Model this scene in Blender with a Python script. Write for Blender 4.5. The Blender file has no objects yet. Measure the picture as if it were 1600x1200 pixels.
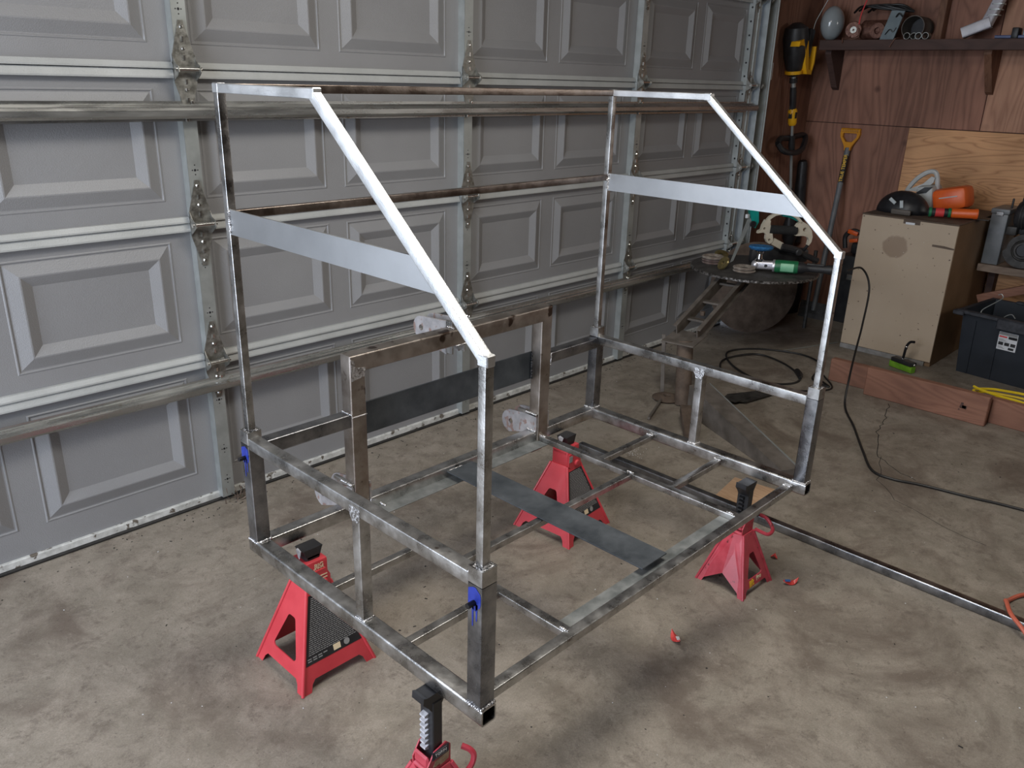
import bpy, bmesh, math, random
from mathutils import Vector, Matrix, Euler, Quaternion

# ------------------------------------------------------------------ camera
SC = bpy.context.scene
COL = SC.collection
def R(a): return math.radians(a)

cam_data = bpy.data.cameras.new('camera')
cam = bpy.data.objects.new('camera', cam_data)
COL.objects.link(cam)
cam_data.sensor_fit = 'HORIZONTAL'
cam_data.sensor_width = 36.0
cam_data.lens = 1278.5 / 1600 * 36.0
cam_data.clip_start = 0.05
_y, _p, _r = R(-46.4284), R(-20.4999), R(1.6799)
_f = Vector((-math.sin(_y) * math.cos(_p), math.cos(_y) * math.cos(_p), math.sin(_p)))
_rt = Vector((math.cos(_y), math.sin(_y), 0))
_up = _rt.cross(_f)
_r2 = _rt * math.cos(_r) + _up * math.sin(_r)
_u2 = -_rt * math.sin(_r) + _up * math.cos(_r)
_m = Matrix((_r2, _u2, -_f)).transposed().to_4x4()
_m.translation = Vector((-0.8591, -0.8711, 1.5108))
cam.matrix_world = _m
SC.camera = cam

# ------------------------------------------------------------------ world, lights, exposure
SC.view_settings.view_transform = 'Standard'
SC.view_settings.look = 'None'
SC.view_settings.gamma = 1.0
SC.view_settings.use_curve_mapping = False
SC.view_settings.exposure = 0.92

W = bpy.data.worlds.new('sky')
SC.world = W
W.use_nodes = True
_bg = W.node_tree.nodes['Background']
_bg.inputs[0].default_value = (0.62, 0.74, 1.0, 1)
_bg.inputs[1].default_value = 1.0

def area(name, loc, target, sx, sy, power, color, spread=180):
    l = bpy.data.lights.new(name, 'AREA')
    l.shape = 'RECTANGLE'; l.size = sx; l.size_y = sy
    l.energy = power; l.color = color; l.spread = R(spread)
    o = bpy.data.objects.new(name, l); COL.objects.link(o)
    o.location = loc
    d = Vector(target) - Vector(loc)
    o.rotation_euler = d.to_track_quat('-Z', 'Y').to_euler()
    return o
# daylight through the open bay on the left and the high window above it
area('bay_daylight', (-2.60, 0.60, 1.1), (0, 0.60, 1.0), 2.1, 2.1, 38, (0.80, 0.89, 1.0))
area('window_daylight', (-2.45, 0.5, 2.3), (0.3, 0.5, 0.3), 2.2, 0.34, 26, (0.95, 0.97, 1.0))
area('shop_lamp', (0.7, 0.1, 2.62), (0.9, 0.0, 0), 0.7, 1.3, 23, (1.0, 0.96, 0.87))

area('side_edge_light', (4.88, -2.5, 2.05), (1.0, 0.3, 0.3), 1.9, 0.7, 14, (1.0, 0.98, 0.92))  # unseen light added at the right for highlights along the tube edges

# ------------------------------------------------------------------ materials
def new_mat(name):
    m = bpy.data.materials.new(name); m.use_nodes = True
    nt = m.node_tree
    return m, nt, nt.nodes['Principled BSDF']

def link(nt, a, b): nt.links.new(a, b)

def surf(name, c1, c2=None, rough=0.5, rough2=None, metal=0.0, scale=8, detail=4, stretch=(1, 1, 1),
         bump=0.0, bscale=60, spots=None, spot_scale=30, spot_size=0.62, lo=0.35, hi=0.65, coat=0.0, spec=0.5):
    """procedural surface: two tones mixed by noise, fine bump, optional darker/lighter flecks"""
    m, nt, p = new_mat(name)
    tc = nt.nodes.new('ShaderNodeTexCoord')
    mp = nt.nodes.new('ShaderNodeMapping'); mp.inputs['Scale'].default_value = stretch
    link(nt, tc.outputs['Object'], mp.inputs['Vector'])
    p.inputs['Metallic'].default_value = metal
    p.inputs['Roughness'].default_value = rough
    p.inputs['Specular IOR Level'].default_value = spec
    p.inputs['Coat Weight'].default_value = coat
    col = None
    if c2 is None:
        p.inputs['Base Color'].default_value = (*c1, 1)
    else:
        n = nt.nodes.new('ShaderNodeTexNoise'); n.inputs['Scale'].default_value = scale
        n.inputs['Detail'].default_value = detail; n.inputs['Roughness'].default_value = 0.62
        link(nt, mp.outputs[0], n.inputs['Vector'])
        mr = nt.nodes.new('ShaderNodeMapRange')
        mr.inputs['From Min'].default_value = lo; mr.inputs['From Max'].default_value = hi
        link(nt, n.outputs['Fac'], mr.inputs['Value'])
        mx = nt.nodes.new('ShaderNodeMix'); mx.data_type = 'RGBA'
        mx.inputs[6].default_value = (*c1, 1); mx.inputs[7].default_value = (*c2, 1)
        link(nt, mr.outputs[0], mx.inputs[0])
        col = mx.outputs[2]
        if rough2 is not None:
            rr = nt.nodes.new('ShaderNodeMapRange')
            rr.inputs['To Min'].default_value = rough; rr.inputs['To Max'].default_value = rough2
            link(nt, mr.outputs[0], rr.inputs['Value'])
            link(nt, rr.outputs[0], p.inputs['Roughness'])
    if spots is not None:
        n2 = nt.nodes.new('ShaderNodeTexNoise'); n2.inputs['Scale'].default_value = spot_scale
        n2.inputs['Detail'].default_value = 2
        link(nt, tc.outputs['Object'], n2.inputs['Vector'])
        m2 = nt.nodes.new('ShaderNodeMapRange')
        m2.inputs['From Min'].default_value = spot_size; m2.inputs['From Max'].default_value = spot_size + 0.06
        link(nt, n2.outputs['Fac'], m2.inputs['Value'])
        mx2 = nt.nodes.new('ShaderNodeMix'); mx2.data_type = 'RGBA'
        if col is not None: link(nt, col, mx2.inputs[6])
        else: mx2.inputs[6].default_value = (*c1, 1)
        mx2.inputs[7].default_value = (*spots, 1)
        link(nt, m2.outputs[0], mx2.inputs[0])
        col = mx2.outputs[2]
    if col is not None: link(nt, col, p.inputs['Base Color'])
    if bump > 0:
        nb = nt.nodes.new('ShaderNodeTexNoise'); nb.inputs['Scale'].default_value = bscale
        nb.inputs['Detail'].default_value = 3
        link(nt, mp.outputs[0], nb.inputs['Vector'])
        b = nt.nodes.new('ShaderNodeBump'); b.inputs['Strength'].default_value = bump
        b.inputs['Distance'].default_value = 0.003
        link(nt, nb.outputs['Fac'], b.inputs['Height'])
        link(nt, b.outputs[0], p.inputs['Normal'])
    return m

def wood(name, c1, c2, scale=3.0, axis='Y', rough=0.75, dist=6.0, knots=None, fine=0.5, band=1.6):
    """plywood face: long wavy grain along one axis, broad cathedral figure, knots"""
    m, nt, p = new_mat(name)
    tc = nt.nodes.new('ShaderNodeTexCoord')
    mp = nt.nodes.new('ShaderNodeMapping')
    s = {'Y': (1, 0.16, 1), 'Z': (1, 1, 0.14), 'X': (0.14, 1, 1)}[axis]
    mp.inputs['Scale'].default_value = s
    link(nt, tc.outputs['Object'], mp.inputs['Vector'])
    n = nt.nodes.new('ShaderNodeTexNoise'); n.inputs['Scale'].default_value = scale
    n.inputs['Detail'].default_value = 3; n.inputs['Distortion'].default_value = 0.6
    link(nt, mp.outputs[0], n.inputs['Vector'])
    mul = nt.nodes.new('ShaderNodeMath'); mul.operation = 'MULTIPLY'; mul.inputs[1].default_value = dist * 3
    link(nt, n.outputs['Fac'], mul.inputs[0])
    fr = nt.nodes.new('ShaderNodeMath'); fr.operation = 'PINGPONG'; fr.inputs[1].default_value = 0.5
    link(nt, mul.outputs[0], fr.inputs[0])
    pw = nt.nodes.new('ShaderNodeMath'); pw.operation = 'POWER'; pw.inputs[1].default_value = band
    d2 = nt.nodes.new('ShaderNodeMath'); d2.operation = 'MULTIPLY'; d2.inputs[1].default_value = 2
    link(nt, fr.outputs[0], d2.inputs[0]); link(nt, d2.outputs[0], pw.inputs[0])
    n2 = nt.nodes.new('ShaderNodeTexNoise'); n2.inputs['Scale'].default_value = scale * 30
    n2.inputs['Detail'].default_value = 3
    link(nt, mp.outputs[0], n2.inputs['Vector'])
    ad = nt.nodes.new('ShaderNodeMath'); ad.operation = 'MULTIPLY_ADD'
    ad.inputs[1].default_value = fine; link(nt, n2.outputs['Fac'], ad.inputs[0])
    sc = nt.nodes.new('ShaderNodeMath'); sc.operation = 'MULTIPLY'; sc.inputs[1].default_value = 0.6
    link(nt, pw.outputs[0], sc.inputs[0]); link(nt, sc.outputs[0], ad.inputs[2])
    n3 = nt.nodes.new('ShaderNodeTexNoise'); n3.inputs['Scale'].default_value = 2.2
    link(nt, tc.outputs['Object'], n3.inputs['Vector'])
    mx = nt.nodes.new('ShaderNodeMix'); mx.data_type = 'RGBA'
    mx.inputs[6].default_value = (*c1, 1); mx.inputs[7].default_value = (*c2, 1)
    link(nt, ad.outputs[0], mx.inputs[0])
    mx3 = nt.nodes.new('ShaderNodeMix'); mx3.data_type = 'RGBA'; mx3.blend_type = 'MULTIPLY'
    mx3.inputs[0].default_value = 1
    link(nt, mx.outputs[2], mx3.inputs[6])
    r3 = nt.nodes.new('ShaderNodeMapRange'); r3.inputs['From Min'].default_value = 0.3; r3.inputs['From Max'].default_value = 0.7
    r3.inputs['To Min'].default_value = 0.72; r3.inputs['To Max'].default_value = 1.15
    link(nt, n3.outputs['Fac'], r3.inputs['Value'])
    cb = nt.nodes.new('ShaderNodeCombineColor')
    for i in range(3): link(nt, r3.outputs[0], cb.inputs[i])
    link(nt, cb.outputs[0], mx3.inputs[7])
    col = mx3.outputs[2]
    if knots:
        v = nt.nodes.new('ShaderNodeTexVoronoi'); v.inputs['Scale'].default_value = knots
        link(nt, tc.outputs['Object'], v.inputs['Vector'])
        mr = nt.nodes.new('ShaderNodeMapRange'); mr.inputs['From Min'].default_value = 0.05
        mr.inputs['From Max'].default_value = 0.13; mr.inputs['To Min'].default_value = 0.75; mr.inputs['To Max'].default_value = 0
        link(nt, v.outputs['Distance'], mr.inputs['Value'])
        mk = nt.nodes.new('ShaderNodeMix'); mk.data_type = 'RGBA'
        link(nt, mr.outputs[0], mk.inputs[0]); link(nt, col, mk.inputs[6])
        mk.inputs[7].default_value = (c2[0] * 0.35, c2[1] * 0.3, c2[2] * 0.3, 1)
        col = mk.outputs[2]
    link(nt, col, p.inputs['Base Color'])
    p.inputs['Roughness'].default_value = rough
    b = nt.nodes.new('ShaderNodeBump'); b.inputs['Strength'].default_value = 0.25; b.inputs['Distance'].default_value = 0.002
    link(nt, n2.outputs['Fac'], b.inputs['Height']); link(nt, b.outputs[0], p.inputs['Normal'])
    return m

M = {}
M['steel'] = surf('bare_steel', (0.30, 0.295, 0.29), (0.64, 0.635, 0.63), rough=0.24, rough2=0.38, metal=1, scale=18, detail=9,
                  bump=0.14, bscale=300, spots=(0.16, 0.13, 0.115), spot_scale=26, spot_size=0.71)
M['steel_bright'] = surf('ground_steel', (0.60, 0.61, 0.62), (0.80, 0.81, 0.82), rough=0.36, rough2=0.50, metal=1, scale=9, detail=8,
                  bump=0.15, bscale=320)
M['steel_dark'] = surf('mill_scale_steel', (0.13, 0.135, 0.15), (0.38, 0.38, 0.39), rough=0.24, rough2=0.38, metal=1, scale=11, detail=6,
                  bump=0.1, bscale=200)
M['steel_brown'] = surf('room_brown_steel', (0.30, 0.255, 0.22), (0.50, 0.45, 0.41), rough=0.30, rough2=0.42, metal=1, scale=12, detail=6,
                  bump=0.12, bscale=200, spots=(0.1, 0.07, 0.055), spot_scale=22, spot_size=0.64)  # brown partly stands in for the warm room mirrored in the steel
M['tube_shade'] = surf('tube_inside_shade', (0.03, 0.028, 0.026), rough=0.8, metal=0.3)  # near-black colour painted in for shade inside the tubes
M['brace'] = surf('flat_bar_steel', (0.41, 0.42, 0.435), (0.50, 0.51, 0.525), rough=0.40, rough2=0.44, metal=1, scale=3, detail=10, bump=0.06, bscale=400)
M['thin_brown'] = surf('brown_thin_tube_steel', (0.15, 0.115, 0.095), (0.33, 0.28, 0.25), rough=0.28, rough2=0.4, metal=1, scale=16, detail=7, bump=0.12, bscale=200)
M['ear'] = surf('heat_tinted_ear_steel', (0.36, 0.35, 0.36), (0.52, 0.50, 0.51), rough=0.4, rough2=0.5, metal=0.5, scale=30, detail=5, spots=(0.36, 0.25, 0.22), spot_scale=34, spot_size=0.56)
M['plate'] = surf('hot_rolled_plate', (0.045, 0.053, 0.062), (0.095, 0.105, 0.118), rough=0.42, rough2=0.6, metal=0.35, scale=9, detail=7,
                  bump=0.15, bscale=120)
M['lip'] = surf('grey_angle_steel', (0.17, 0.185, 0.185), (0.30, 0.31, 0.31), rough=0.42, rough2=0.6, metal=0.6, scale=18, detail=6, bump=0.15, bscale=150)
M['weld'] = surf('weld_metal', (0.30, 0.29, 0.29), (0.82, 0.82, 0.84), rough=0.22, rough2=0.5, metal=1, scale=160, detail=3, bump=0.8, bscale=240)
M['blue_dye'] = surf('blue_layout_dye', (0.012, 0.022, 0.20), (0.02, 0.04, 0.30), rough=0.35, scale=60)
M['black_steel'] = surf('black_oxide', (0.006, 0.006, 0.008), rough=0.35, metal=0.0)
M['door'] = surf('grey_door_paint', (0.238, 0.238, 0.246), (0.266, 0.266, 0.274), rough=0.40, rough2=0.46, scale=2.0, detail=5, bump=0.30, bscale=300)
M['door_rail'] = surf('pale_door_hem', (0.36, 0.37, 0.365), (0.43, 0.44, 0.435), rough=0.45, scale=6, detail=5, bump=0.3, bscale=260)  # lighter tone than the door sections
M['galv'] = surf('galvanised_steel', (0.36, 0.38, 0.37), (0.43, 0.45, 0.44), rough=0.42, rough2=0.5, metal=0.6, scale=18, detail=4)
M['galv_old'] = surf('tarnished_hinge_steel', (0.20, 0.195, 0.175), (0.36, 0.355, 0.33), rough=0.36, rough2=0.55, metal=0.85, scale=60, detail=4)
M['strut'] = surf('weathered_strut_steel', (0.34, 0.345, 0.335), (0.50, 0.505, 0.495), rough=0.20, rough2=0.36, metal=0.85, scale=22, detail=5, stretch=(0.15, 1, 1),
                  spots=(0.26, 0.22, 0.165), spot_scale=30, spot_size=0.70)
M['shine'] = surf('zinc_bolt', (0.7, 0.7, 0.68), rough=0.22, metal=1)
M['rubber'] = surf('black_rubber', (0.014, 0.013, 0.012), (0.03, 0.028, 0.026), rough=0.75, scale=30)
M['retainer'] = surf('dusty_white_retainer', (0.42, 0.42, 0.40), (0.68, 0.68, 0.66), rough=0.6, scale=26, detail=6, spots=(0.13, 0.11, 0.09), spot_scale=40, spot_size=0.6)
M['red'] = surf('red_enamel', (0.50, 0.036, 0.050), (0.58, 0.05, 0.065), rough=0.36, rough2=0.46, scale=9, coat=0.25, bump=0.06, bscale=90)
M['red_old'] = surf('worn_red_enamel', (0.42, 0.035, 0.055), (0.54, 0.07, 0.10), rough=0.34, rough2=0.5, scale=20, detail=6, coat=0.15,
                    spots=(0.12, 0.02, 0.02), spot_scale=55, spot_size=0.68)
M['black'] = surf('black_paint', (0.010, 0.010, 0.012), (0.022, 0.022, 0.025), rough=0.35, rough2=0.5, scale=20)
M['black_plastic'] = surf('black_plastic', (0.014, 0.014, 0.016), (0.028, 0.028, 0.03), rough=0.42, rough2=0.55, scale=18)
M['dark_iron'] = surf('dark_cast_iron', (0.028, 0.027, 0.026), (0.07, 0.067, 0.064), rough=0.55, scale=25, detail=5, bump=0.4, bscale=90, metal=0.3)
M['white_mark'] = surf('white_print', (0.75, 0.75, 0.75), rough=0.6)
M['cream_mark'] = surf('cream_print', (0.75, 0.62, 0.42), rough=0.6)
M['grey_print'] = surf('grey_print', (0.26, 0.26, 0.26), rough=0.6)
M['yellow_mark'] = surf('yellow_print', (0.85, 0.50, 0.03), rough=0.5)
M['scratch'] = surf('scuffed_silver', (0.42, 0.42, 0.45), (0.72, 0.72, 0.76), rough=0.45, metal=0.3, scale=70)
M['navy'] = surf('navy_label', (0.012, 0.014, 0.03), (0.03, 0.035, 0.06), rough=0.45, scale=60)
M['worn_tan'] = surf('bare_worn_patch', (0.33, 0.22, 0.13), (0.5, 0.4, 0.28), rough=0.6, scale=60, spots=(0.3, 0.02, 0.02), spot_scale=90, spot_size=0.62)
M['yellow'] = surf('yellow_plastic', (0.80, 0.40, 0.01), (0.9, 0.47, 0.015), rough=0.42, scale=12)
M['amber'] = surf('amber_plastic', (0.62, 0.25, 0.012), (0.74, 0.32, 0.02), rough=0.45, scale=12)
M['orange'] = surf('orange_plastic', (0.72, 0.10, 0.012), (0.82, 0.14, 0.02), rough=0.42, scale=12)
M['white_plastic'] = surf('pale_grey_plastic', (0.42, 0.43, 0.42), (0.55, 0.56, 0.55), rough=0.5, scale=9)
M['green_tool'] = surf('green_plastic', (0.012, 0.13, 0.05), (0.02, 0.19, 0.075), rough=0.42, scale=12)
M['green_label'] = surf('pale_green_label', (0.20, 0.52, 0.30), (0.30, 0.62, 0.40), rough=0.4, scale=10)
M['lime'] = surf('lime_plastic', (0.12, 0.30, 0.02), (0.20, 0.42, 0.03), rough=0.5, scale=30)
M['teal'] = surf('teal_plastic', (0.0, 0.20, 0.17), (0.005, 0.30, 0.25), rough=0.4, scale=12)
M['cream'] = surf('cream_plastic', (0.52, 0.46, 0.36), (0.62, 0.56, 0.45), rough=0.45, scale=14)
M['foam'] = surf('black_foam', (0.012, 0.012, 0.012), (0.02, 0.02, 0.02), rough=0.9, scale=120, bump=0.6, bscale=260)
M['silver'] = surf('cast_aluminium', (0.55, 0.53, 0.56), (0.68, 0.66, 0.69), rough=0.35, metal=0.7, scale=30, bump=0.2, bscale=160)
M['chrome'] = surf('chrome', (0.8, 0.8, 0.82), rough=0.12, metal=1)
M['abrasive'] = surf('worn_flap_cloth', (0.17, 0.13, 0.105), (0.34, 0.30, 0.255), rough=0.95, scale=50, detail=5, bump=1.0, bscale=160)
M['abrasive_red'] = surf('maroon_flap_cloth', (0.10, 0.06, 0.055), (0.22, 0.17, 0.15), rough=0.95, scale=50, detail=5, bump=1.0, bscale=160)
M['brass'] = surf('dull_brass', (0.32, 0.25, 0.10), (0.55, 0.46, 0.22), rough=0.35, metal=0.9, scale=50)
M['blue_disc'] = surf('blue_abrasive', (0.01, 0.09, 0.24), (0.03, 0.17, 0.38), rough=0.9, scale=80, bump=1.0, bscale=200)
M['rust'] = surf('rusty_brown_steel', (0.085, 0.06, 0.045), (0.17, 0.125, 0.095), rough=0.7, rough2=0.85, scale=14, detail=7, metal=0.2, bump=0.3, bscale=70)
M['rust_grey'] = surf('weathered_grey_steel', (0.11, 0.095, 0.082), (0.19, 0.165, 0.145), rough=0.6, rough2=0.8, scale=12, detail=7, metal=0.3, bump=0.3, bscale=80)
M['tabletop'] = surf('pitted_disc_steel', (0.05, 0.047, 0.045), (0.10, 0.095, 0.09), rough=0.55, rough2=0.8, scale=16, detail=6, metal=0.4, bump=0.7, bscale=110)
M['tablerim'] = surf('worn_bright_rim', (0.05, 0.045, 0.04), (0.34, 0.32, 0.31), rough=0.45, metal=0.7, scale=70, detail=3, bump=0.8, bscale=140, lo=.45, hi=.62)
M['cord'] = surf('black_cord', (0.011, 0.010, 0.010), rough=0.5)
M['cord_orange'] = surf('dusty_red_cord', (0.42, 0.085, 0.045), (0.52, 0.13, 0.08), rough=0.5, scale=20)
M['yellow_rope'] = surf('yellow_cord', (0.78, 0.55, 0.01), (0.88, 0.66, 0.03), rough=0.5, scale=20)
M['wood_red'] = wood('red_stained_plank', (0.30, 0.145, 0.095), (0.20, 0.09, 0.06), scale=5, axis='Y', rough=0.75)
M['pine'] = wood('raw_plywood_scrap', (0.52, 0.35, 0.22), (0.36, 0.21, 0.12), scale=10, axis='Y')
M['osb'] = surf('reddish_ply_patch', (0.40, 0.22, 0.13), (0.52, 0.33, 0.2), rough=0.8, scale=60)
M['ply_pink'] = wood('pinkish_aged_plywood', (0.38, 0.185, 0.125), (0.20, 0.092, 0.062), scale=3.2, axis='Z', knots=4.2)
M['ply_brown'] = wood('brown_aged_plywood', (0.36, 0.185, 0.125), (0.20, 0.10, 0.07), scale=3.0, axis='Z', knots=3.6)
M['ply_tan'] = wood('tan_plywood', (0.78, 0.43, 0.215), (0.40, 0.18, 0.08), scale=4.2, axis='Y', dist=9.0, band=3.0, fine=0.25)
M['ply_mid'] = wood('mid_brown_plywood', (0.56, 0.31, 0.20), (0.36, 0.18, 0.115), scale=3.6, axis='Z', knots=3.0)
M['lumber'] = wood('dark_stained_lumber', (0.10, 0.055, 0.045), (0.062, 0.034, 0.028), scale=4, axis='Y')
M['stud'] = wood('stud_lumber', (0.27, 0.135, 0.08), (0.16, 0.075, 0.045), scale=5, axis='Z')
M['shelf_wood'] = wood('dusty_shelf_wood', (0.26, 0.20, 0.155), (0.17, 0.12, 0.09), scale=5, axis='Y')
M['ceil'] = surf('dark_ceiling_boards', (0.09, 0.055, 0.04), (0.13, 0.08, 0.058), rough=0.85, scale=4)
M['back'] = surf('dim_brown_back_wall', (0.06, 0.04, 0.03), (0.09, 0.058, 0.042), rough=0.85, scale=3)
M['cab_side'] = surf('brown_cabinet_side', (0.19, 0.115, 0.06), (0.25, 0.155, 0.085), rough=0.55, scale=5, detail=5)
M['strip'] = surf('grey_base_strip', (0.17, 0.165, 0.16), (0.27, 0.26, 0.25), rough=0.5, scale=20)
M['tote'] = surf('blue_black_plastic', (0.012, 0.016, 0.023), (0.018, 0.023, 0.032), rough=0.45, rough2=0.55, scale=8)
M['tote_rim'] = surf('scuffed_black_plastic', (0.02, 0.022, 0.028), (0.05, 0.052, 0.062), rough=0.45, scale=30)
M['paper'] = surf('white_paper_label', (0.70, 0.71, 0.74), (0.62, 0.63, 0.66), rough=0.6, scale=12)
M['red_print'] = surf('red_print', (0.65, 0.05, 0.05), rough=0.5)
M['blue_print'] = surf('blue_print', (0.03, 0.12, 0.35), rough=0.5)
M['red_scrap'] = surf('red_foil', (0.5, 0.03, 0.03), (0.65, 0.08, 0.07), rough=0.35, scale=80)
M['globe'] = surf('frosted_grey_glass', (0.30, 0.33, 0.34), (0.36, 0.39, 0.40), rough=0.18, scale=5, coat=0.6)
M['copper'] = surf('old_copper_wire', (0.11, 0.045, 0.032), (0.24, 0.12, 0.085), rough=0.5, metal=0.4, scale=60, bump=0.6, bscale=180)
M['boxplate'] = surf('grey_blue_box_steel', (0.19, 0.235, 0.255), (0.25, 0.30, 0.32), rough=0.45, metal=0.2, scale=12)
M['spout'] = surf('white_downspout_paint', (0.42, 0.40, 0.43), (0.55, 0.53, 0.56), rough=0.35, scale=10)
M['grey_case'] = surf('grey_box_steel', (0.13, 0.14, 0.15), (0.19, 0.20, 0.21), rough=0.45, scale=10)
M['blue_steel'] = surf('blue_clamp_paint', (0.01, 0.03, 0.13), (0.02, 0.05, 0.2), rough=0.35, scale=12)

def concrete():
    m, nt, p = new_mat('stained_concrete')
    tc = nt.nodes.new('ShaderNodeTexCoord')
    def noise(s, d=5, r=0.6, dist=0.0):
        n = nt.nodes.new('ShaderNodeTexNoise'); n.inputs['Scale'].default_value = s
        n.inputs['Detail'].default_value = d; n.inputs['Roughness'].default_value = r
        n.inputs['Distortion'].default_value = dist
        link(nt, tc.outputs['Object'], n.inputs['Vector']); return n.outputs['Fac']
    def rng(v, a, b, c=0.0, d=1.0):
        q = nt.nodes.new('ShaderNodeMapRange')
        q.inputs['From Min'].default_value = a; q.inputs['From Max'].default_value = b
        q.inputs['To Min'].default_value = c; q.inputs['To Max'].default_value = d
        link(nt, v, q.inputs['Value']); return q.outputs[0]
    def mix(f, a, b, mode='MIX'):
        q = nt.nodes.new('ShaderNodeMix'); q.data_type = 'RGBA'; q.blend_type = mode
        link(nt, f, q.inputs[0])
        for k, v in ((6, a), (7, b)):
            if isinstance(v, tuple): q.inputs[k].default_value = (*v, 1)
            else: link(nt, v, q.inputs[k])
        return q.outputs[2]
    c = mix(rng(noise(1.1, 6), 0.38, 0.62), (0.215, 0.186, 0.148), (0.305, 0.270, 0.222))
    c = mix(rng(noise(6, 9, 0.75, 0.5), 0.42, 0.62, 0, 0.8), c, (0.385, 0.335, 0.28))
    c = mix(rng(noise(2.2, 8, 0.68, 0.9), 0.50, 0.66, 0, 0.85), c, (0.140, 0.108, 0.085))
    c = mix(rng(noise(14, 9, 0.8, 0.3), 0.52, 0.64, 0, 0.8), c, (0.150, 0.122, 0.098))
    c = mix(rng(noise(45, 5, 0.7), 0.60, 0.68, 0, 0.6), c, (0.11, 0.088, 0.072))
    c = mix(rng(noise(90, 3, 0.6), 0.68, 0.73, 0, 0.8), c, (0.06, 0.048, 0.04))
    c = mix(rng(noise(150, 2, 0.5), 0.71, 0.75, 0, 0.6), c, (0.5, 0.45, 0.38))
    c = mix(rng(noise(220, 4, 0.7), 0.30, 0.70, 0.45, 0), c, (0.11, 0.09, 0.075))
    c = mix(rng(noise(24, 10, 0.85, 0.6), 0.56, 0.70, 0, 0.55), c, (0.43, 0.385, 0.33))
    link(nt, c, p.inputs['Base Color'])
    link(nt, rng(noise(4, 5), 0.3, 0.7, 0.5, 0.72), p.inputs['Roughness'])
    b = nt.nodes.new('ShaderNodeBump'); b.inputs['Strength'].default_value = 0.6; b.inputs['Distance'].default_value = 0.005
    link(nt, noise(28, 8, 0.75), b.inputs['Height']); link(nt, b.outputs[0], p.inputs['Normal'])
    return m
M['concrete'] = concrete()

def cabinet_front():
    m, nt, p = new_mat('scuffed_tan_panel')
    tc = nt.nodes.new('ShaderNodeTexCoord')
    base = nt.nodes.new('ShaderNodeTexNoise'); base.inputs['Scale'].default_value = 4; base.inputs['Detail'].default_value = 6
    link(nt, tc.outputs['Object'], base.inputs['Vector'])
    mx = nt.nodes.new('ShaderNodeMix'); mx.data_type = 'RGBA'
    mx.inputs[6].default_value = (0.41, 0.315, 0.225, 1); mx.inputs[7].default_value = (0.49, 0.39, 0.285, 1)
    link(nt, base.outputs['Fac'], mx.inputs[0])
    col = mx.outputs[2]
    # one round brown stain (soaked in) and small dark nicks
    d = nt.nodes.new('ShaderNodeVectorMath'); d.operation = 'DISTANCE'
    sub = nt.nodes.new('ShaderNodeTexNoise'); sub.inputs['Scale'].default_value = 16; sub.inputs['Detail'].default_value = 4
    link(nt, tc.outputs['Object'], sub.inputs['Vector'])
    link(nt, tc.outputs['Object'], d.inputs[0]); d.inputs[1].default_value = (-0.01, 0.06, 0.659)
    ad = nt.nodes.new('ShaderNodeMath'); ad.operation = 'MULTIPLY_ADD'; ad.inputs[1].default_value = 0.05
    link(nt, sub.outputs['Fac'], ad.inputs[0]); link(nt, d.outputs['Value'], ad.inputs[2])
    mr = nt.nodes.new('ShaderNodeMapRange'); mr.inputs['From Min'].default_value = 0.088; mr.inputs['From Max'].default_value = 0.098
    mr.inputs['To Min'].default_value = 0.6; mr.inputs['To Max'].default_value = 0
    link(nt, ad.outputs[0], mr.inputs['Value'])
    m2 = nt.nodes.new('ShaderNodeMix'); m2.data_type = 'RGBA'
    link(nt, mr.outputs[0], m2.inputs[0]); link(nt, col, m2.inputs[6]); m2.inputs[7].default_value = (0.20, 0.125, 0.075, 1)
    col = m2.outputs[2]
    for s, th, c in ((55, 0.735, (0.09, 0.06, 0.045)), (80, 0.75, (0.5, 0.46, 0.4))):
        n = nt.nodes.new('ShaderNodeTexNoise'); n.inputs['Scale'].default_value = s; n.inputs['Detail'].default_value = 1
        link(nt, tc.outputs['Object'], n.inputs['Vector'])
        r = nt.nodes.new('ShaderNodeMapRange'); r.inputs['From Min'].default_value = th; r.inputs['From Max'].default_value = th + 0.03
        link(nt, n.outputs['Fac'], r.inputs['Value'])
        m3 = nt.nodes.new('ShaderNodeMix'); m3.data_type = 'RGBA'
        link(nt, r.outputs[0], m3.inputs[0]); link(nt, col, m3.inputs[6]); m3.inputs[7].default_value = (*c, 1)
        col = m3.outputs[2]
    link(nt, col, p.inputs['Base Color']); p.inputs['Roughness'].default_value = 0.5
    return m
M['cab_front'] = cabinet_front()

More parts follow.
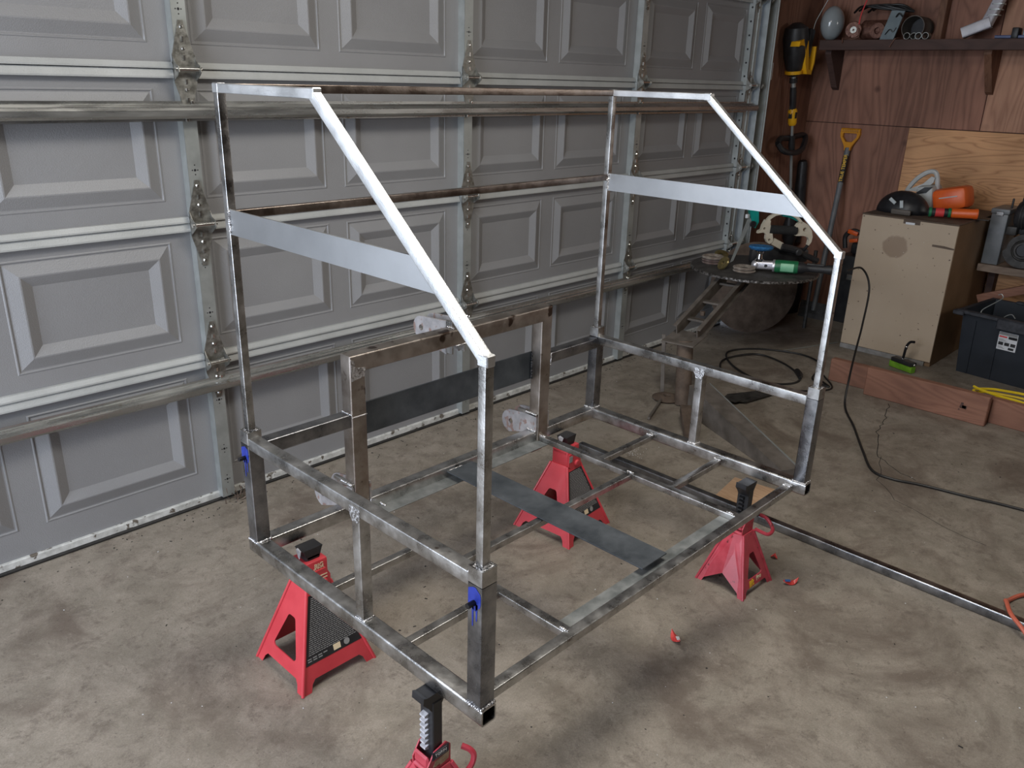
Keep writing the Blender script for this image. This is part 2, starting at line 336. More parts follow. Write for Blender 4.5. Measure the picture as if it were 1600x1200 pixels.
# ------------------------------------------------------------------ mesh builder
class MB:
    def __init__(self): self.v = []; self.f = []; self.mi = []; self.cur = 0
    def add(self, vs, fs):
        n = len(self.v); self.v += [Vector(v) for v in vs]
        self.f += [tuple(i + n for i in f) for f in fs]; self.mi += [self.cur] * len(fs)
        return self
    def xf(self, start, mtx):
        for i in range(start, len(self.v)): self.v[i] = mtx @ self.v[i]
        return self
    def box(self, x0, x1, y0, y1, z0, z1, ch=0.0, m=None):
        """box with optional chamfered edges"""
        s = len(self.v)
        if ch <= 0:
            vs = [(x, y, z) for x in (x0, x1) for y in (y0, y1) for z in (z0, z1)]
            self.add(vs, [(0, 1, 3, 2), (4, 6, 7, 5), (0, 4, 5, 1), (2, 3, 7, 6), (0, 2, 6, 4), (1, 5, 7, 3)])
        else:
            bm = bmesh.new(); bmesh.ops.create_cube(bm, size=1)
            for v in bm.verts:
                v.co = Vector(((x0 + x1) / 2 + v.co.x * (x1 - x0), (y0 + y1) / 2 + v.co.y * (y1 - y0), (z0 + z1) / 2 + v.co.z * (z1 - z0)))
            bmesh.ops.bevel(bm, geom=bm.edges[:], offset=ch, segments=2 if ch > 0.004 else 1, affect='EDGES', profile=0.5)
            bm.verts.ensure_lookup_table()
            self.add([v.co.copy() for v in bm.verts], [tuple(v.index for v in f.verts) for f in bm.faces]); bm.free()
        if m is not None: self.xf(s, m)
        return self
    def sweep(self, p0, p1, prof, up, n0=None, n1=None, cap=True):
        """extrude 2-D profile [(a,b)] from p0 to p1; a along side, b along up; end planes n0, n1 (mitres)"""
        p0, p1 = Vector(p0), Vector(p1); d = (p1 - p0).normalized()
        up = Vector(up); side = d.cross(up).normalized(); up = side.cross(d).normalized()
        n0 = Vector(n0) if n0 is not None else d; n1 = Vector(n1) if n1 is not None else d
        A, B = [], []
        for a, b in prof:
            o = side * a + up * b
            A.append(p0 + o - d * (o.dot(n0) / d.dot(n0)))
            B.append(p1 + o - d * (o.dot(n1) / d.dot(n1)))
        k = len(prof)
        fs = [(i, (i + 1) % k, k + (i + 1) % k, k + i) for i in range(k)]
        if cap: fs += [tuple(range(k - 1, -1, -1)), tuple(range(k, 2 * k))]
        return self.add(A + B, fs)
    def hollow(self, p0, p1, w, h, up, t=0.003, r=0.004):
        """open-ended square tube with a real wall thickness"""
        po, pi = rrect(w, h, r), rrect(w - 2 * t, h - 2 * t, max(0.001, r - t * 0.5))
        p0, p1 = Vector(p0), Vector(p1); d = (p1 - p0).normalized()
        up = Vector(up); side = d.cross(up).normalized(); up = side.cross(d).normalized()
        k = len(po); vs = []
        for P in (p0, p1):
            for pr in (po, pi): vs += [P + side * a + up * b for a, b in pr]
        fs = []
        for i in range(k):
            j = (i + 1) % k
            fs += [(i, j, 2 * k + j, 2 * k + i), (k + j, k + i, 3 * k + i, 3 * k + j),
                   (j, i, k + i, k + j), (2 * k + i, 2 * k + j, 3 * k + j, 3 * k + i)]
        return self.add(vs, fs)
    def lathe(self, prof, c=(0, 0, 0), axis=(0, 0, 1), n=24, closed=False):
        """prof [(radius, height)] around axis at c"""
        ax = Vector(axis).normalized(); q = Vector((0, 0, 1)).rotation_difference(ax)
        c = Vector(c); vs = []; k = len(prof)
        for i in range(n):
            a = 2 * math.pi * i / n
            for r, h in prof: vs.append(c + q @ Vector((r * math.cos(a), r * math.sin(a), h)))
        fs = []
        for i in range(n):
            j = (i + 1) % n
            for s in range(k - 1): fs.append((i * k + s, j * k + s, j * k + s + 1, i * k + s + 1))
            if closed: fs.append((i * k + k - 1, j * k + k - 1, j * k, i * k))
        if not closed:
            if prof[0][0] > 1e-6: fs.append(tuple(i * k for i in range(n - 1, -1, -1)))
            if prof[-1][0] > 1e-6: fs.append(tuple(i * k + k - 1 for i in range(n)))
        return self.add(vs, fs)
    def tube(self, pts, r, n=8, cap=True):
        """round tube through points; r a number or one radius per point"""
        pts = [Vector(p) for p in pts]; rs = r if isinstance(r, (list, tuple)) else [r] * len(pts)
        t0 = (pts[1] - pts[0]).normalized()
        ref = Vector((0, 0, 1)) if abs(t0.z) < 0.9 else Vector((1, 0, 0))
        nrm = (ref - t0 * ref.dot(t0)).normalized(); vs = []; prev = t0
        for i, p in enumerate(pts):
            t = ((pts[min(i + 1, len(pts) - 1)] - pts[max(i - 1, 0)])).normalized()
            nrm = prev.rotation_difference(t) @ nrm; nrm = (nrm - t * nrm.dot(t)).normalized(); prev = t
            b = t.cross(nrm)
            for j in range(n):
                a = 2 * math.pi * j / n
                vs.append(p + (nrm * math.cos(a) + b * math.sin(a)) * rs[i])
        fs = []
        for i in range(len(pts) - 1):
            for j in range(n):
                k = (j + 1) % n; fs.append((i * n + j, i * n + k, (i + 1) * n + k, (i + 1) * n + j))
        if cap: fs += [tuple(range(n - 1, -1, -1)), tuple((len(pts) - 1) * n + j for j in range(n))]
        return self.add(vs, fs)
    def prism(self, poly, o, u, v, w):
        """flat outline poly [(a,b)] in axes u,v at origin o, thickness vector w"""
        o, u, v, w = Vector(o), Vector(u), Vector(v), Vector(w); k = len(poly)
        vs = [o + u * a + v * b for a, b in poly]; vs += [p + w for p in vs]
        fs = [tuple(range(k)), tuple(range(2 * k - 1, k - 1, -1))] + [((i + 1) % k, i, k + i, k + (i + 1) % k) for i in range(k)]
        return self.add(vs, fs)
    def ring_plate(self, outer, inner, o, u, v, w):
        """outline with one hole; both loops get bridged on both faces"""
        o, u, v, w = Vector(o), Vector(u), Vector(v), Vector(w)
        bm = bmesh.new()
        def loop(poly):
            vv = [bm.verts.new(o + u * a + v * b) for a, b in poly]
            return [bm.edges.new((vv[i], vv[(i + 1) % len(vv)])) for i in range(len(vv))]
        es = loop(outer)
        for h in (inner if isinstance(inner[0][0], (tuple, list)) else [inner]): es += loop(h)
        bmesh.ops.triangle_fill(bm, edges=es, use_beauty=True, use_dissolve=False)
        r = bmesh.ops.extrude_face_region(bm, geom=bm.faces[:])
        bmesh.ops.translate(bm, verts=[g for g in r['geom'] if isinstance(g, bmesh.types.BMVert)], vec=w)
        bm.verts.index_update()
        self.add([x.co.copy() for x in bm.verts], [tuple(x.index for x in f.verts) for f in bm.faces]); bm.free()
        return self
    def sphere(self, c, r, sx=1, sy=1, sz=1, n=12, m=8):
        prof = [(r * math.sin(math.pi * i / m), -r * math.cos(math.pi * i / m)) for i in range(m + 1)]
        prof[0] = (0.0, -r); prof[-1] = (0.0, r)
        s = len(self.v); self.lathe(prof, (0, 0, 0), (0, 0, 1), n)
        for i in range(s, len(self.v)):
            v = self.v[i]; self.v[i] = Vector((v.x * sx + c[0], v.y * sy + c[1], v.z * sz + c[2]))
        return self
    def beads(self, pts, r, seed=0, closed=True):
        """weld bead: overlapping uneven blobs along a path"""
        rnd = random.Random(seed); pts = [Vector(p) for p in pts]
        segs = list(zip(pts, pts[1:] + ([pts[0]] if closed else [])))
        if not closed: segs = segs[:len(pts) - 1]
        for a, b in segs:
            L = (b - a).length; k = max(1, int(L / (r * 1.0)))
            for i in range(k):
                p = a.lerp(b, (i + 0.5) / k)
                s = r * rnd.uniform(0.75, 1.2)
                self.sphere((p.x + rnd.uniform(-1, 1) * r * 0.2, p.y + rnd.uniform(-1, 1) * r * 0.2, p.z), s, 1, 1, 0.8, 6, 4)
        return self

def rrect(w, h, r, seg=4):
    pts = []
    for cx, cy, a0 in ((w / 2 - r, h / 2 - r, 0), (-w / 2 + r, h / 2 - r, 90), (-w / 2 + r, -h / 2 + r, 180), (w / 2 - r, -h / 2 + r, 270)):
        for i in range(seg + 1):
            a = R(a0 + 90 * i / seg); pts.append((cx + r * math.cos(a), cy + r * math.sin(a)))
    return pts
def circ(cx, cy, r, n=20, a0=0):
    return [(cx + r * math.cos(2 * math.pi * i / n + a0), cy + r * math.sin(2 * math.pi * i / n + a0)) for i in range(n)]

def build(name, mb, mat, parent=None, smooth=32, extra=None):
    """link the collected shapes as one mesh object; coordinates given in world space"""
    off = Vector((0, 0, 0)); p = parent
    if parent is not None: off = world_loc(parent)
    me = bpy.data.meshes.new(name)
    me.from_pydata([tuple(v - off) for v in mb.v], [], mb.f)
    me.materials.append(mat if not isinstance(mat, str) else M[mat])
    for e in (extra or []): me.materials.append(M[e])
    if any(mb.mi): me.polygons.foreach_set('material_index', mb.mi)
    bm = bmesh.new(); bm.from_mesh(me)
    bmesh.ops.remove_doubles(bm, verts=bm.verts, dist=1e-6)
    bmesh.ops.recalc_face_normals(bm, faces=bm.faces); bm.to_mesh(me); bm.free()
    if smooth:
        me.shade_smooth(); me.set_sharp_from_angle(angle=R(smooth))
    me.update()
    o = bpy.data.objects.new(name, me); COL.objects.link(o)
    if parent is not None: o.parent = parent
    return o
def world_loc(o):
    v = Vector(o.location)
    while o.parent is not None: o = o.parent; v += Vector(o.location)
    return v
def thing(name, label, cat, loc=(0, 0, 0), group=None):
    o = bpy.data.objects.new(name, None); COL.objects.link(o)
    o.empty_display_size = 0.05; o.location = loc
    o['label'] = label; o['category'] = cat
    if group: o['group'] = group
    return o
def tag(o, label, cat, group=None, kind=None):
    o['label'] = label; o['category'] = cat
    if group: o['group'] = group
    if kind: o['kind'] = kind
    # give single-mesh things an origin at their own base
    if o.type == 'MESH' and o.parent is None and o.location.length < 1e-9:
        vs = [v.co for v in o.data.vertices]
        c = Vector(((min(v.x for v in vs) + max(v.x for v in vs)) / 2, (min(v.y for v in vs) + max(v.y for v in vs)) / 2, min(v.z for v in vs)))
        o.data.transform(Matrix.Translation(-c)); o.location = c
    return o
def struct(o, label=None):
    o['kind'] = 'structure'
    if label: o['label'] = label
    return o
def text(name, s, size, mtx, mat, parent, depth=0.0004, shear=0.0, bold=0.0):
    cu = bpy.data.curves.new(name, 'FONT'); cu.body = s; cu.size = size; cu.align_x = 'CENTER'; cu.align_y = 'CENTER'
    cu.extrude = depth; cu.shear = shear; cu.offset = bold; cu.resolution_u = 3
    t = bpy.data.objects.new(name, cu); COL.objects.link(t)
    dg = bpy.context.evaluated_depsgraph_get()
    me = bpy.data.meshes.new_from_object(t.evaluated_get(dg))
    bpy.data.objects.remove(t); bpy.data.curves.remove(cu)
    off = world_loc(parent) if parent else Vector((0, 0, 0))
    me.transform(Matrix.Translation(-off) @ mtx)
    me.materials.clear(); me.materials.append(M[mat])
    o = bpy.data.objects.new(name, me); COL.objects.link(o)
    if parent: o.parent = parent
    return o
def frame_mtx(o, u, v):
    u = Vector(u).normalized(); v = Vector(v); n = u.cross(v).normalized(); v = n.cross(u)
    m = Matrix((u, v, n)).transposed().to_4x4(); m.translation = Vector(o); return m

def spline(pts, n=8):
    """Catmull-Rom through points"""
    P = [Vector(p) for p in pts]; P = [P[0] * 2 - P[1]] + P + [P[-1] * 2 - P[-2]]; out = []
    for i in range(1, len(P) - 2):
        a, b, c, d = P[i - 1:i + 3]
        for k in range(n):
            t = k / n
            out.append(0.5 * ((2 * b) + (c - a) * t + (2 * a - 5 * b + 4 * c - d) * t * t + (3 * b - a - 3 * c + d) * t ** 3))
    out.append(P[-2]); return out

# ================================================================== THE ROOM
XR = 4.95      # right wall
YD = 1.86      # wall beside the garage door
ZC = 2.75
mb = MB(); mb.box(-6, 6.2, -6.2, 4.2, -0.12, 0.0)
struct(build('floor', mb, 'concrete', smooth=0), 'stained grey brown concrete garage floor')
mb = MB(); mb.box(-3.6, 5.1, -5.1, 2.0, ZC, ZC + 0.1)
struct(build('ceiling', mb, 'ceil', smooth=0))
mb = MB(); mb.box(-3.6, 5.1, -5.1, -5.0, 0, ZC)
struct(build('wall_back', mb, 'back', smooth=0))
mb = MB()
mb.box(-2.85, -2.75, -5.0, -0.8, 0, ZC); mb.box(-2.85, -2.75, 1.7, 1.78, 0, ZC); mb.box(-2.85, -2.75, -0.8, 1.7, 2.6, ZC)
struct(build('wall_left', mb, 'back', smooth=0))
# right wall of plywood sheets over a dark backing
wr = bpy.data.objects.new('wall_right', None); COL.objects.link(wr); wr.location = (XR, 0, 0); struct(wr, 'aged plywood right wall')
mb = MB(); mb.box(XR + 0.012, XR + 0.1, -5.1, 2.0, 0, ZC)
build('wall_backing', mb, 'lumber', wr, 0)
for (y0, y1, z0, z1, t, mt) in ((0.735, YD, 1.284, ZC, 0.0, 'ply_pink'), (-1.2, 0.730, 1.284, ZC, 0.002, 'ply_mid'), (-5.0, -1.205, 1.284, ZC, 0, 'ply_pink'),
                                (1.150, YD, 0.0, 1.280, 0.002, 'ply_pink'), (-1.25, 1.146, 0.10, 1.279, 0.014, 'ply_tan'), (-5.0, -1.255, 0, 1.28, 0, 'ply_brown')):
    mb = MB(); mb.box(XR - t, XR + 0.012, y0, y1, z0, z1, 0.0015)
    build('plywood_sheet', mb, mt, wr, 30)
# wall between door track and corner
wf = bpy.data.objects.new('wall_front', None); COL.objects.link(wf); wf.location = (4.5, YD, 0); struct(wf, 'brown plywood wall beside the garage door')
mb = MB(); mb.box(4.10, 5.05, YD + 0.012, YD + 0.12, 0, ZC); mb.box(-3.6, 5.05, YD - .02, YD + 0.12, 2.42, ZC)
build('wall_backing', mb, 'lumber', wf, 0)
for (x0, x1) in ((4.10, 4.36), (4.365, XR)):
    mb = MB(); mb.box(x0, x1, YD, YD + 0.012, 0, ZC, 0.0015); build('plywood_sheet', mb, 'ply_brown', wf, 30)
mb = MB(); mb.box(4.075, 4.14, YD - 0.03, YD + 0.01, 0, 2.42, 0.003)
struct(build('trim_1', mb, 'lumber'), 'dark wooden door jamb beside the track')

# ------------------------------------------------------------------ garage door
door = bpy.data.objects.new('door_1', None); COL.objects.link(door); door.location = (1.6, 1.79, 0)
struct(door, 'grey sectional garage door, seen from inside')
S = 0.4755; ZB = 0.0819; YF = 1.79
zs = [0.036] + [ZB + S * b for b in (1, 2, 3, 4)] + [2.42]
DX0, DX1 = -2.74, 3.93
STILES = [0.385 + 1.2028 * k for k in range(-3, 3)]
def panel_cols():
    out = []
    for k in range(-4, 3):
        x = 0.385 + 1.2028 * k
        out += [(x + 0.045, x + 0.520), (x + 0.600, x + 1.110)]
    return [(a, min(b, DX1 - 0.1)) for a, b in out if a > DX0 and a < DX1 - 0.2]
PC = panel_cols()
def section(i):
    z0, z1 = zs[i], zs[i + 1]
    # flat skin with the panel openings left out, raised rings in between
    pz0 = z0 + (0.072 if i else 0.091); pz1 = z1 - 0.058
    xs = [DX0]
    for a, b in PC: xs += [a, b]
    xs.append(DX1)
    mb = MB()
    def q(x0, x1, a, b, y=YF): mb.add([(x0, y, a), (x1, y, a), (x1, y, b), (x0, y, b)], [(0, 1, 2, 3)])
    q(DX0, DX1, z0, pz0); q(DX0, DX1, pz1, z1)
    for j in range(0, len(xs), 2): q(xs[j], xs[j + 1], pz0, pz1)
    # back skin and edges so that the section has a thickness
    mb.box(DX0, DX1, YF + 0.012, YF + 0.045, z0 + 0.002, z1 - 0.002)
    sec = build('door_section', mb, 'door', door, 0)
    for a, b in PC:
        m = MB(); loops = [(0.0, 0.0), (0.003, -0.0020), (0.006, -0.0020), (0.008, 0.0008), (0.012, 0.0008), (0.047, -0.0130), (0.051, -0.0130), (0.082, 0.0015), (0.088, 0.0015)]
        vs = []
        for e, dy in loops: vs += [(a + e, YF + dy, pz0 + e), (b - e, YF + dy, pz0 + e), (b - e, YF + dy, pz1 - e), (a + e, YF + dy, pz1 - e)]
        fs = []
        for k in range(len(loops) - 1):
            for c in range(4):
                d = (c + 1) % 4; fs.append((k * 4 + c, k * 4 + d, k * 4 + 4 + d, k * 4 + 4 + c))
        k = (len(loops) - 1) * 4; fs.append((k, k + 1, k + 2, k + 3))
        m.add(vs, fs); build('raised_panel', m, 'door', sec, 20)
    return sec
secs = [section(i) for i in range(5)]
# hems at each joint: two folded strips between stiles
bays = []
edges = [DX0] + STILES + [DX1 + 0.01]
for j in range(len(edges) - 1):
    a = edges[j] + (0.028 if j else 0); b = edges[j + 1] - (0.028 if j < len(edges) - 2 else 0.07); bays.append((a, b))
for b in range(1, 5):
    zj = zs[b]
    for (a, c) in bays:
        m = MB()
        for (o0, o1) in ((0.0012, 0.020), (-0.027, -0.0012)):
            lo, hi = zj + o0, zj + o1
            pr = [(YF + 0.002, lo), (YF - 0.021, lo), (YF - 0.021, lo + 0.005), (YF - 0.013, hi), (YF + 0.002, hi)]
            m.prism([(p[0] - YF, p[1] - lo) for p in pr], (a, YF, lo), (0, 1, 0), (0, 0, 1), (c - a, 0, 0))
        build('section_hem', m, 'door_rail', door, 0)
# bottom retainer and rubber
m = MB(); m.box(DX0, DX1, YF - 0.012, YF + 0.03, 0.011, 0.036, 0.002); build('bottom_retainer', m, 'retainer', door)
m = MB(); m.box(DX0, DX1, YF - 0.018, YF + 0.032, 0.0, 0.012, 0.004); build('bottom_seal', m, 'rubber', door)
# galvanised stiles (one per section, between hinges)
def stile(x, z0, z1, w=0.046):
    m = MB()
    m.box(x - 0.025, x - 0.0235, YF - 0.038, YF + 0.002, z0, z1)
    m.box(x - 0.025, x - 0.025 + w, YF - 0.0385, YF - 0.037, z0, z1)
    m.box(x - 0.0265 + w, x - 0.025 + w, YF - 0.038, YF + 0.002, z0, z1)
    o = build('stile', m, 'galv', door, 0)
    m = MB()
    for zz in (0.13, 0.36, 0.72):
        for dx, dz in ((0, 0), (-0.009, 0), (0.009, 0), (0, 0.016), (0, -0.014)):
            c = (x - 0.002 + dx, YF - 0.0386, z0 + (z1 - z0) * zz + dz)
            m.lathe([(0.0, 0.0006), (0.0022 if dx or dz else 0.0042, 0.0004), (0.0022 if dx or dz else 0.0042, 0)], c, (0, -1, 0), 8)
    h = build('screw_hole', m, 'black', o, 0); h['kind'] = 'stuff'
for x in STILES:
    for i in range(5): stile(x, zs[i] + (0.0 if i else -0.015), zs[i + 1] - 0.001)
# end stiles with punched edge
for i in range(5):
    m = MB(); x0 = DX1 - 0.078
    m.box(x0, DX1, YF - 0.040, YF - 0.038, zs[i], zs[i + 1] - 0.004); m.box(x0, x0 + 0.002, YF - 0.040, YF, zs[i], zs[i + 1] - 0.004)
    m.box(x0 + 0.04, x0 + 0.044, YF - 0.046, YF - 0.04, zs[i], zs[i + 1] - 0.004)
    e = build('end_stile', m, 'galv', door, 0)
    m = MB()
    for k in range(6):
        zz = zs[i] + 0.05 + k * 0.075
        m.lathe([(0, .002), (0.006, 0.0015), (0.006, 0)], (x0 + 0.0, YF - 0.02, zz), (-1, 0, 0), 8)
    hh = build('punched_hole', m, 'black', e, 0); hh['kind'] = 'stuff'
# hinges
def hinge(x, z, end=False):
    y = YF - 0.0395
    m = MB()
    out = [(-0.008, 0.140), (0.008, 0.140), (0.012, 0.122), (0.036, 0.040), (0.036, 0.004), (-0.036, 0.004), (-0.036, 0.040), (-0.012, 0.122)]
    lo = [(-a, -b * 1.0) for a, b in out]
    if end: out = [(a * 0.9, b * 0.55) for a, b in out]; lo = [(a * 0.9, b * 0.55) for a, b in lo]
    m.prism(out, (x, y, z), (1, 0, 0), (0, 0, 1), (0, -0.003, 0))
    m.prism(lo, (x, y, z), (1, 0, 0), (0, 0, 1), (0, -0.0025, 0))
    h = build('hinge', m, 'galv_old', door, 0)
    m = MB()
    for s in (-1, 1):
        m.prism([(0, 0.044), (-0.018, 0.018), (-0.036, 0.009), (-0.040, -0.008), (-0.028, -0.018), (0, -0.036)], (x + s * 0.034, y, z), (0, 1, 0), (0, 0, 1), (0.002 * s, 0, 0))
    build('hinge_ear', m, 'galv_old', h, 0)
    m = MB(); m.tube([(x - 0.042, y - 0.028, z), (x + 0.042, y - 0.028, z)], 0.0070, 12); build('hinge_pin', m, 'shine', h)
    m = MB(); ks = (0.075, 0.5) if end else (0.115, 0.058, 0.03)
    for zz in ((0.05, -0.05) if end else (0.122, 0.060, -0.060, -0.122)):
        m.lathe([(0.0, 0.006), (0.004, 0.0055), (0.0065, 0.002), (0.0065, 0)], (x + 0.0, y - 0.003, z + zz), (0, -1, 0), 8)
    for zz in ((-0.02,) if end else (0.088, 0.034, -0.035, -0.09)):
        m.box(x - 0.002, x + 0.004, y - 0.0065, y - 0.003, z + zz - 0.008, z + zz + 0.006)
    build('hinge_bolt', m, 'shine', h)
for b in range(1, 5):
    for x in STILES: hinge(x - 0.002, zs[b])
    hinge(DX1 - 0.045, zs[b], True)
    # roller in its carrier at the right-hand track
    m = MB(); m.tube([(DX1 - 0.07, YF - 0.052, zs[b]), (DX1 + 0.075, YF - 0.052, zs[b])], 0.0055, 8)
    rr = build('roller_stem', m, 'shine', door)
    m = MB(); m.lathe([(0.009, -0.006), (0.021, -0.006), (0.023, -0.002), (0.021, 0.0), (0.023, 0.002), (0.021, 0.006), (0.009, 0.006)], (DX1 + 0.065, YF - 0.052, zs[b]), (1, 0, 0), 16)
    build('roller_wheel', m, 'galv_old', rr)
# reinforcing struts bolted across the stiles
def strut_bar(z, h, d, x0, x1, brackets=True):
    m = MB(); y = YF - 0.0395
    pr = [(0, h / 2), (0, h * 0.36), (-d * 0.35, h * 0.34), (-d * 0.45, h * 0.22), (-d * 0.9, h * 0.2), (-d, h * 0.08), (-d, -h * 0.2), (-d * 0.85, -h * 0.34), (-d * 0.2, -h * 0.36), (0, -h * 0.38), (0, -h / 2),
          (0.002, -h / 2), (0.002, h / 2)]
    m.prism(pr, (x0, y - 0.002, z), (0, 1, 0), (0, 0, 1), (x1 - x0, 0, 0))
    s = build('reinforcing_strut', m, 'strut', door, 20)
    m = MB()
    for x in STILES:
        for zz, dx in ((z + h * 0.44, 0.01), (z - h * 0.44, -0.012)):
            m.lathe([(0.0, 0.006), (0.005, 0.0055), (0.007, 0.002), (0.007, 0)], (x + dx, y - 0.004, zz), (0, -1, 0), 8)
    build('strut_bolt', m, 'shine', s)
strut_bar(1.385, 0.060, 0.045, DX0, DX1 + 0.02)
strut_bar(0.470, 0.052, 0.030, DX0, DX1 - 0.05)
# vertical track
tr = bpy.data.objects.new('trim_2', None); COL.objects.link(tr); tr.location = (4.02, 1.75, 0); struct(tr, 'galvanised vertical roller track at the door edge')
m = MB()
X0 = 3.972
pr = [(0.0, -0.03), (0.0, 0.02), (0.012, 0.035), (0.075, 0.035), (0.085, 0.028), (0.085, -0.03), (0.104, -0.03), (0.104, -0.027), (0.088, -0.027), (0.088, 0.03), (0.077, 0.0385), (0.01, 0.0385), (-0.003, 0.022), (-0.003, -0.03)]
m.prism(pr, (X0, 1.752, 0.05), (1, 0, 0), (0, 1, 0), (0, 0, 2.36)); build('track_channel', m, 'galv', tr, 20)
m = MB(); m.box(X0 + 0.100, X0 + 0.104, 1.716, 1.86, 0.0, 2.42); build('track_angle', m, 'galv', tr, 0)
for z in (0.5, 1.2, 1.95):
    m = MB(); m.box(X0 + 0.02, X0 + 0.10, 1.788, 1.800, z, z + 0.05); m.lathe([(0, .006), (.007, .004), (.007, 0)], (X0 + 0.06, 1.786, z + 0.025), (0, -1, 0), 8)
    build('track_bracket', m, 'galv', tr, 0)
# thin conduit with a white tag on the wall beside the track
m = MB(); m.tube([(4.315, YD - 0.008, 0.3), (4.315, YD - 0.008, 2.42)], 0.005, 8)
t = tag(build('conduit', m, 'lumber'), 'thin dark vertical conduit on the brown wall beside the door track', 'pipe')
m = MB(); m.box(4.300, 4.332, YD - 0.018, YD - 0.0135, 1.545, 1.648, 0.001); build('white_sleeve', m, 'paper', t)

# ================================================================== THE WELDED FRAME
H = 0.355; T = 0.0384; WX = 1.3826; DY = 0.8579; t2 = 0.019
Y1 = 0.004; O = (T - t2) / 2
fr = thing('welded_carrier_frame', 'large bare steel carrier frame of square tube standing on four red jack stands', 'frame', (WX / 2, DY / 2, H))
def sqtube(name, p0, p1, w, h, mat, up=(0, 0, 1), n0=None, n1=None, r=0.0048, hollow=False, parent=fr):
    m = MB()
    if hollow: m.hollow(p0, p1, w, h, up, 0.0035, r + 0.002)
    else: m.sweep(p0, p1, rrect(w, h, r), up, n0, n1)
    o = build(name, m, mat, parent, 25)
    return o
def weldring(x0, x1, y0, y1, z, r=0.0042, seed=1, parent=None):
    m = MB(); m.beads([(x0, y0, z), (x1, y0, z), (x1, y1, z), (x0, y1, z)], r, seed)
    return build('weld_bead', m, 'weld', parent or fr, 60)
def weldline(pts, r=0.004, seed=1, parent=None):
    m = MB(); m.beads(pts, r, seed, False); return build('weld_bead', m, 'weld', parent or fr, 60)
zt = H + T / 2
xa, xb = T / 2, WX - T / 2
b0 = sqtube('side_base_tube', (xa, 0, zt), (xa, DY, zt), T, T, 'steel', hollow=True, r=0.004)
b1 = sqtube('side_base_tube', (xb, 0, zt), (xb, DY, zt), T, T, 'steel', hollow=True, r=0.004)
for x in (xa, xb):   # dark plug stands in for the shade inside the open ends
    m = MB(); m.box(x - T / 2 + 0.004, x + T / 2 - 0.004, 0.05, 0.052, H + 0.004, H + T - 0.004); build('shade_plug', m, 'tube_shade', b0 if x == xa else b1, 0)
# hoop legs positions
HL0, HL1, HR0, HR1 = 0.296, 0.344, 1.041, 1.089
HY0, HY1, HZ = 0.808, 0.853, 0.826
yr = 0.834
for a, c in ((T, HL0), (HL1, HR0), (HR1, WX - T)):
    sqtube('rear_base_tube', (a, yr, zt), (c, yr, zt), T, T, 'steel')
# corner posts with sleeve joint and bolt
hs = H + 0.3418
def post(x, y, seed, blue=False, mat='steel_dark'):
    m = MB(); m.hollow((x, y, H + T), (x, y, hs - 0.034), T, T, (0, 1, 0), 0.003, 0.003)
    p = build('corner_post', m, mat, fr, 25)
    m = MB(); m.hollow((x, y, hs - 0.0325), (x, y, hs), T, T, (0, 1, 0), 0.003, 0.003); build('sleeve_collar', m, 'steel', p, 25)
    m = MB(); m.box(x - T / 2 + .003, x + T / 2 - .003, y - T / 2 + .003, y + T / 2 - .003, hs - 0.02, hs - 0.005); m.beads([(x - .013, y - .013, hs - .004), (x + .013, y - .013, hs - .004), (x + .013, y + .013, hs - .004), (x - .013, y + .013, hs - .004)], 0.0042, seed)
    build('weld_bead', m, 'weld', p, 60)
    weldring(x - T / 2, x + T / 2, y - T / 2, y + T / 2, H + T + 0.001, 0.0045, seed + 5, p)
    if blue:
        m = MB(); rnd = random.Random(seed); pts = []
        for k in range(18):
            a = 2 * math.pi * k / 18; rr = 1 + rnd.uniform(-.12, .12)
            pts.append((max(-.0165, min(.0165, 0.019 * math.cos(a) * rr)), 0.024 * math.sin(a) * rr))
        m.prism(pts, (x - T / 2 - 0.0002, y, hs - 0.062), (0, 1, 0), (0, 0, 1), (-0.0004, 0, 0))
        for dy, L in ((0.004, 0.05), (-0.006, 0.036)):
            m.prism([(-.003, 0), (.003, 0), (.0015, -L), (-.001, -L)], (x - T / 2 - 0.0002, y + dy, hs - 0.072), (0, 1, 0), (0, 0, 1), (-0.0004, 0, 0))
        build('blue_dye_patch', m, 'blue_dye', p, 0)
        m = MB(); m.lathe([(0.0028, 0.018), (0.0028, 0.013), (0.0028, 0.018), (0.0058, 0.018), (0.0058, 0.0)], (x - T / 2, y, hs - 0.070), (-1, 0, 0), 6); build('set_screw', m, 'black_steel', p, 0)
    return p
yB, yA = Y1 + T / 2, DY - Y1 - T / 2
post(xa, yB, 11, True); post(xa, yA, 12, True); post(xb, yB, 13); post(xb, yA, 14)
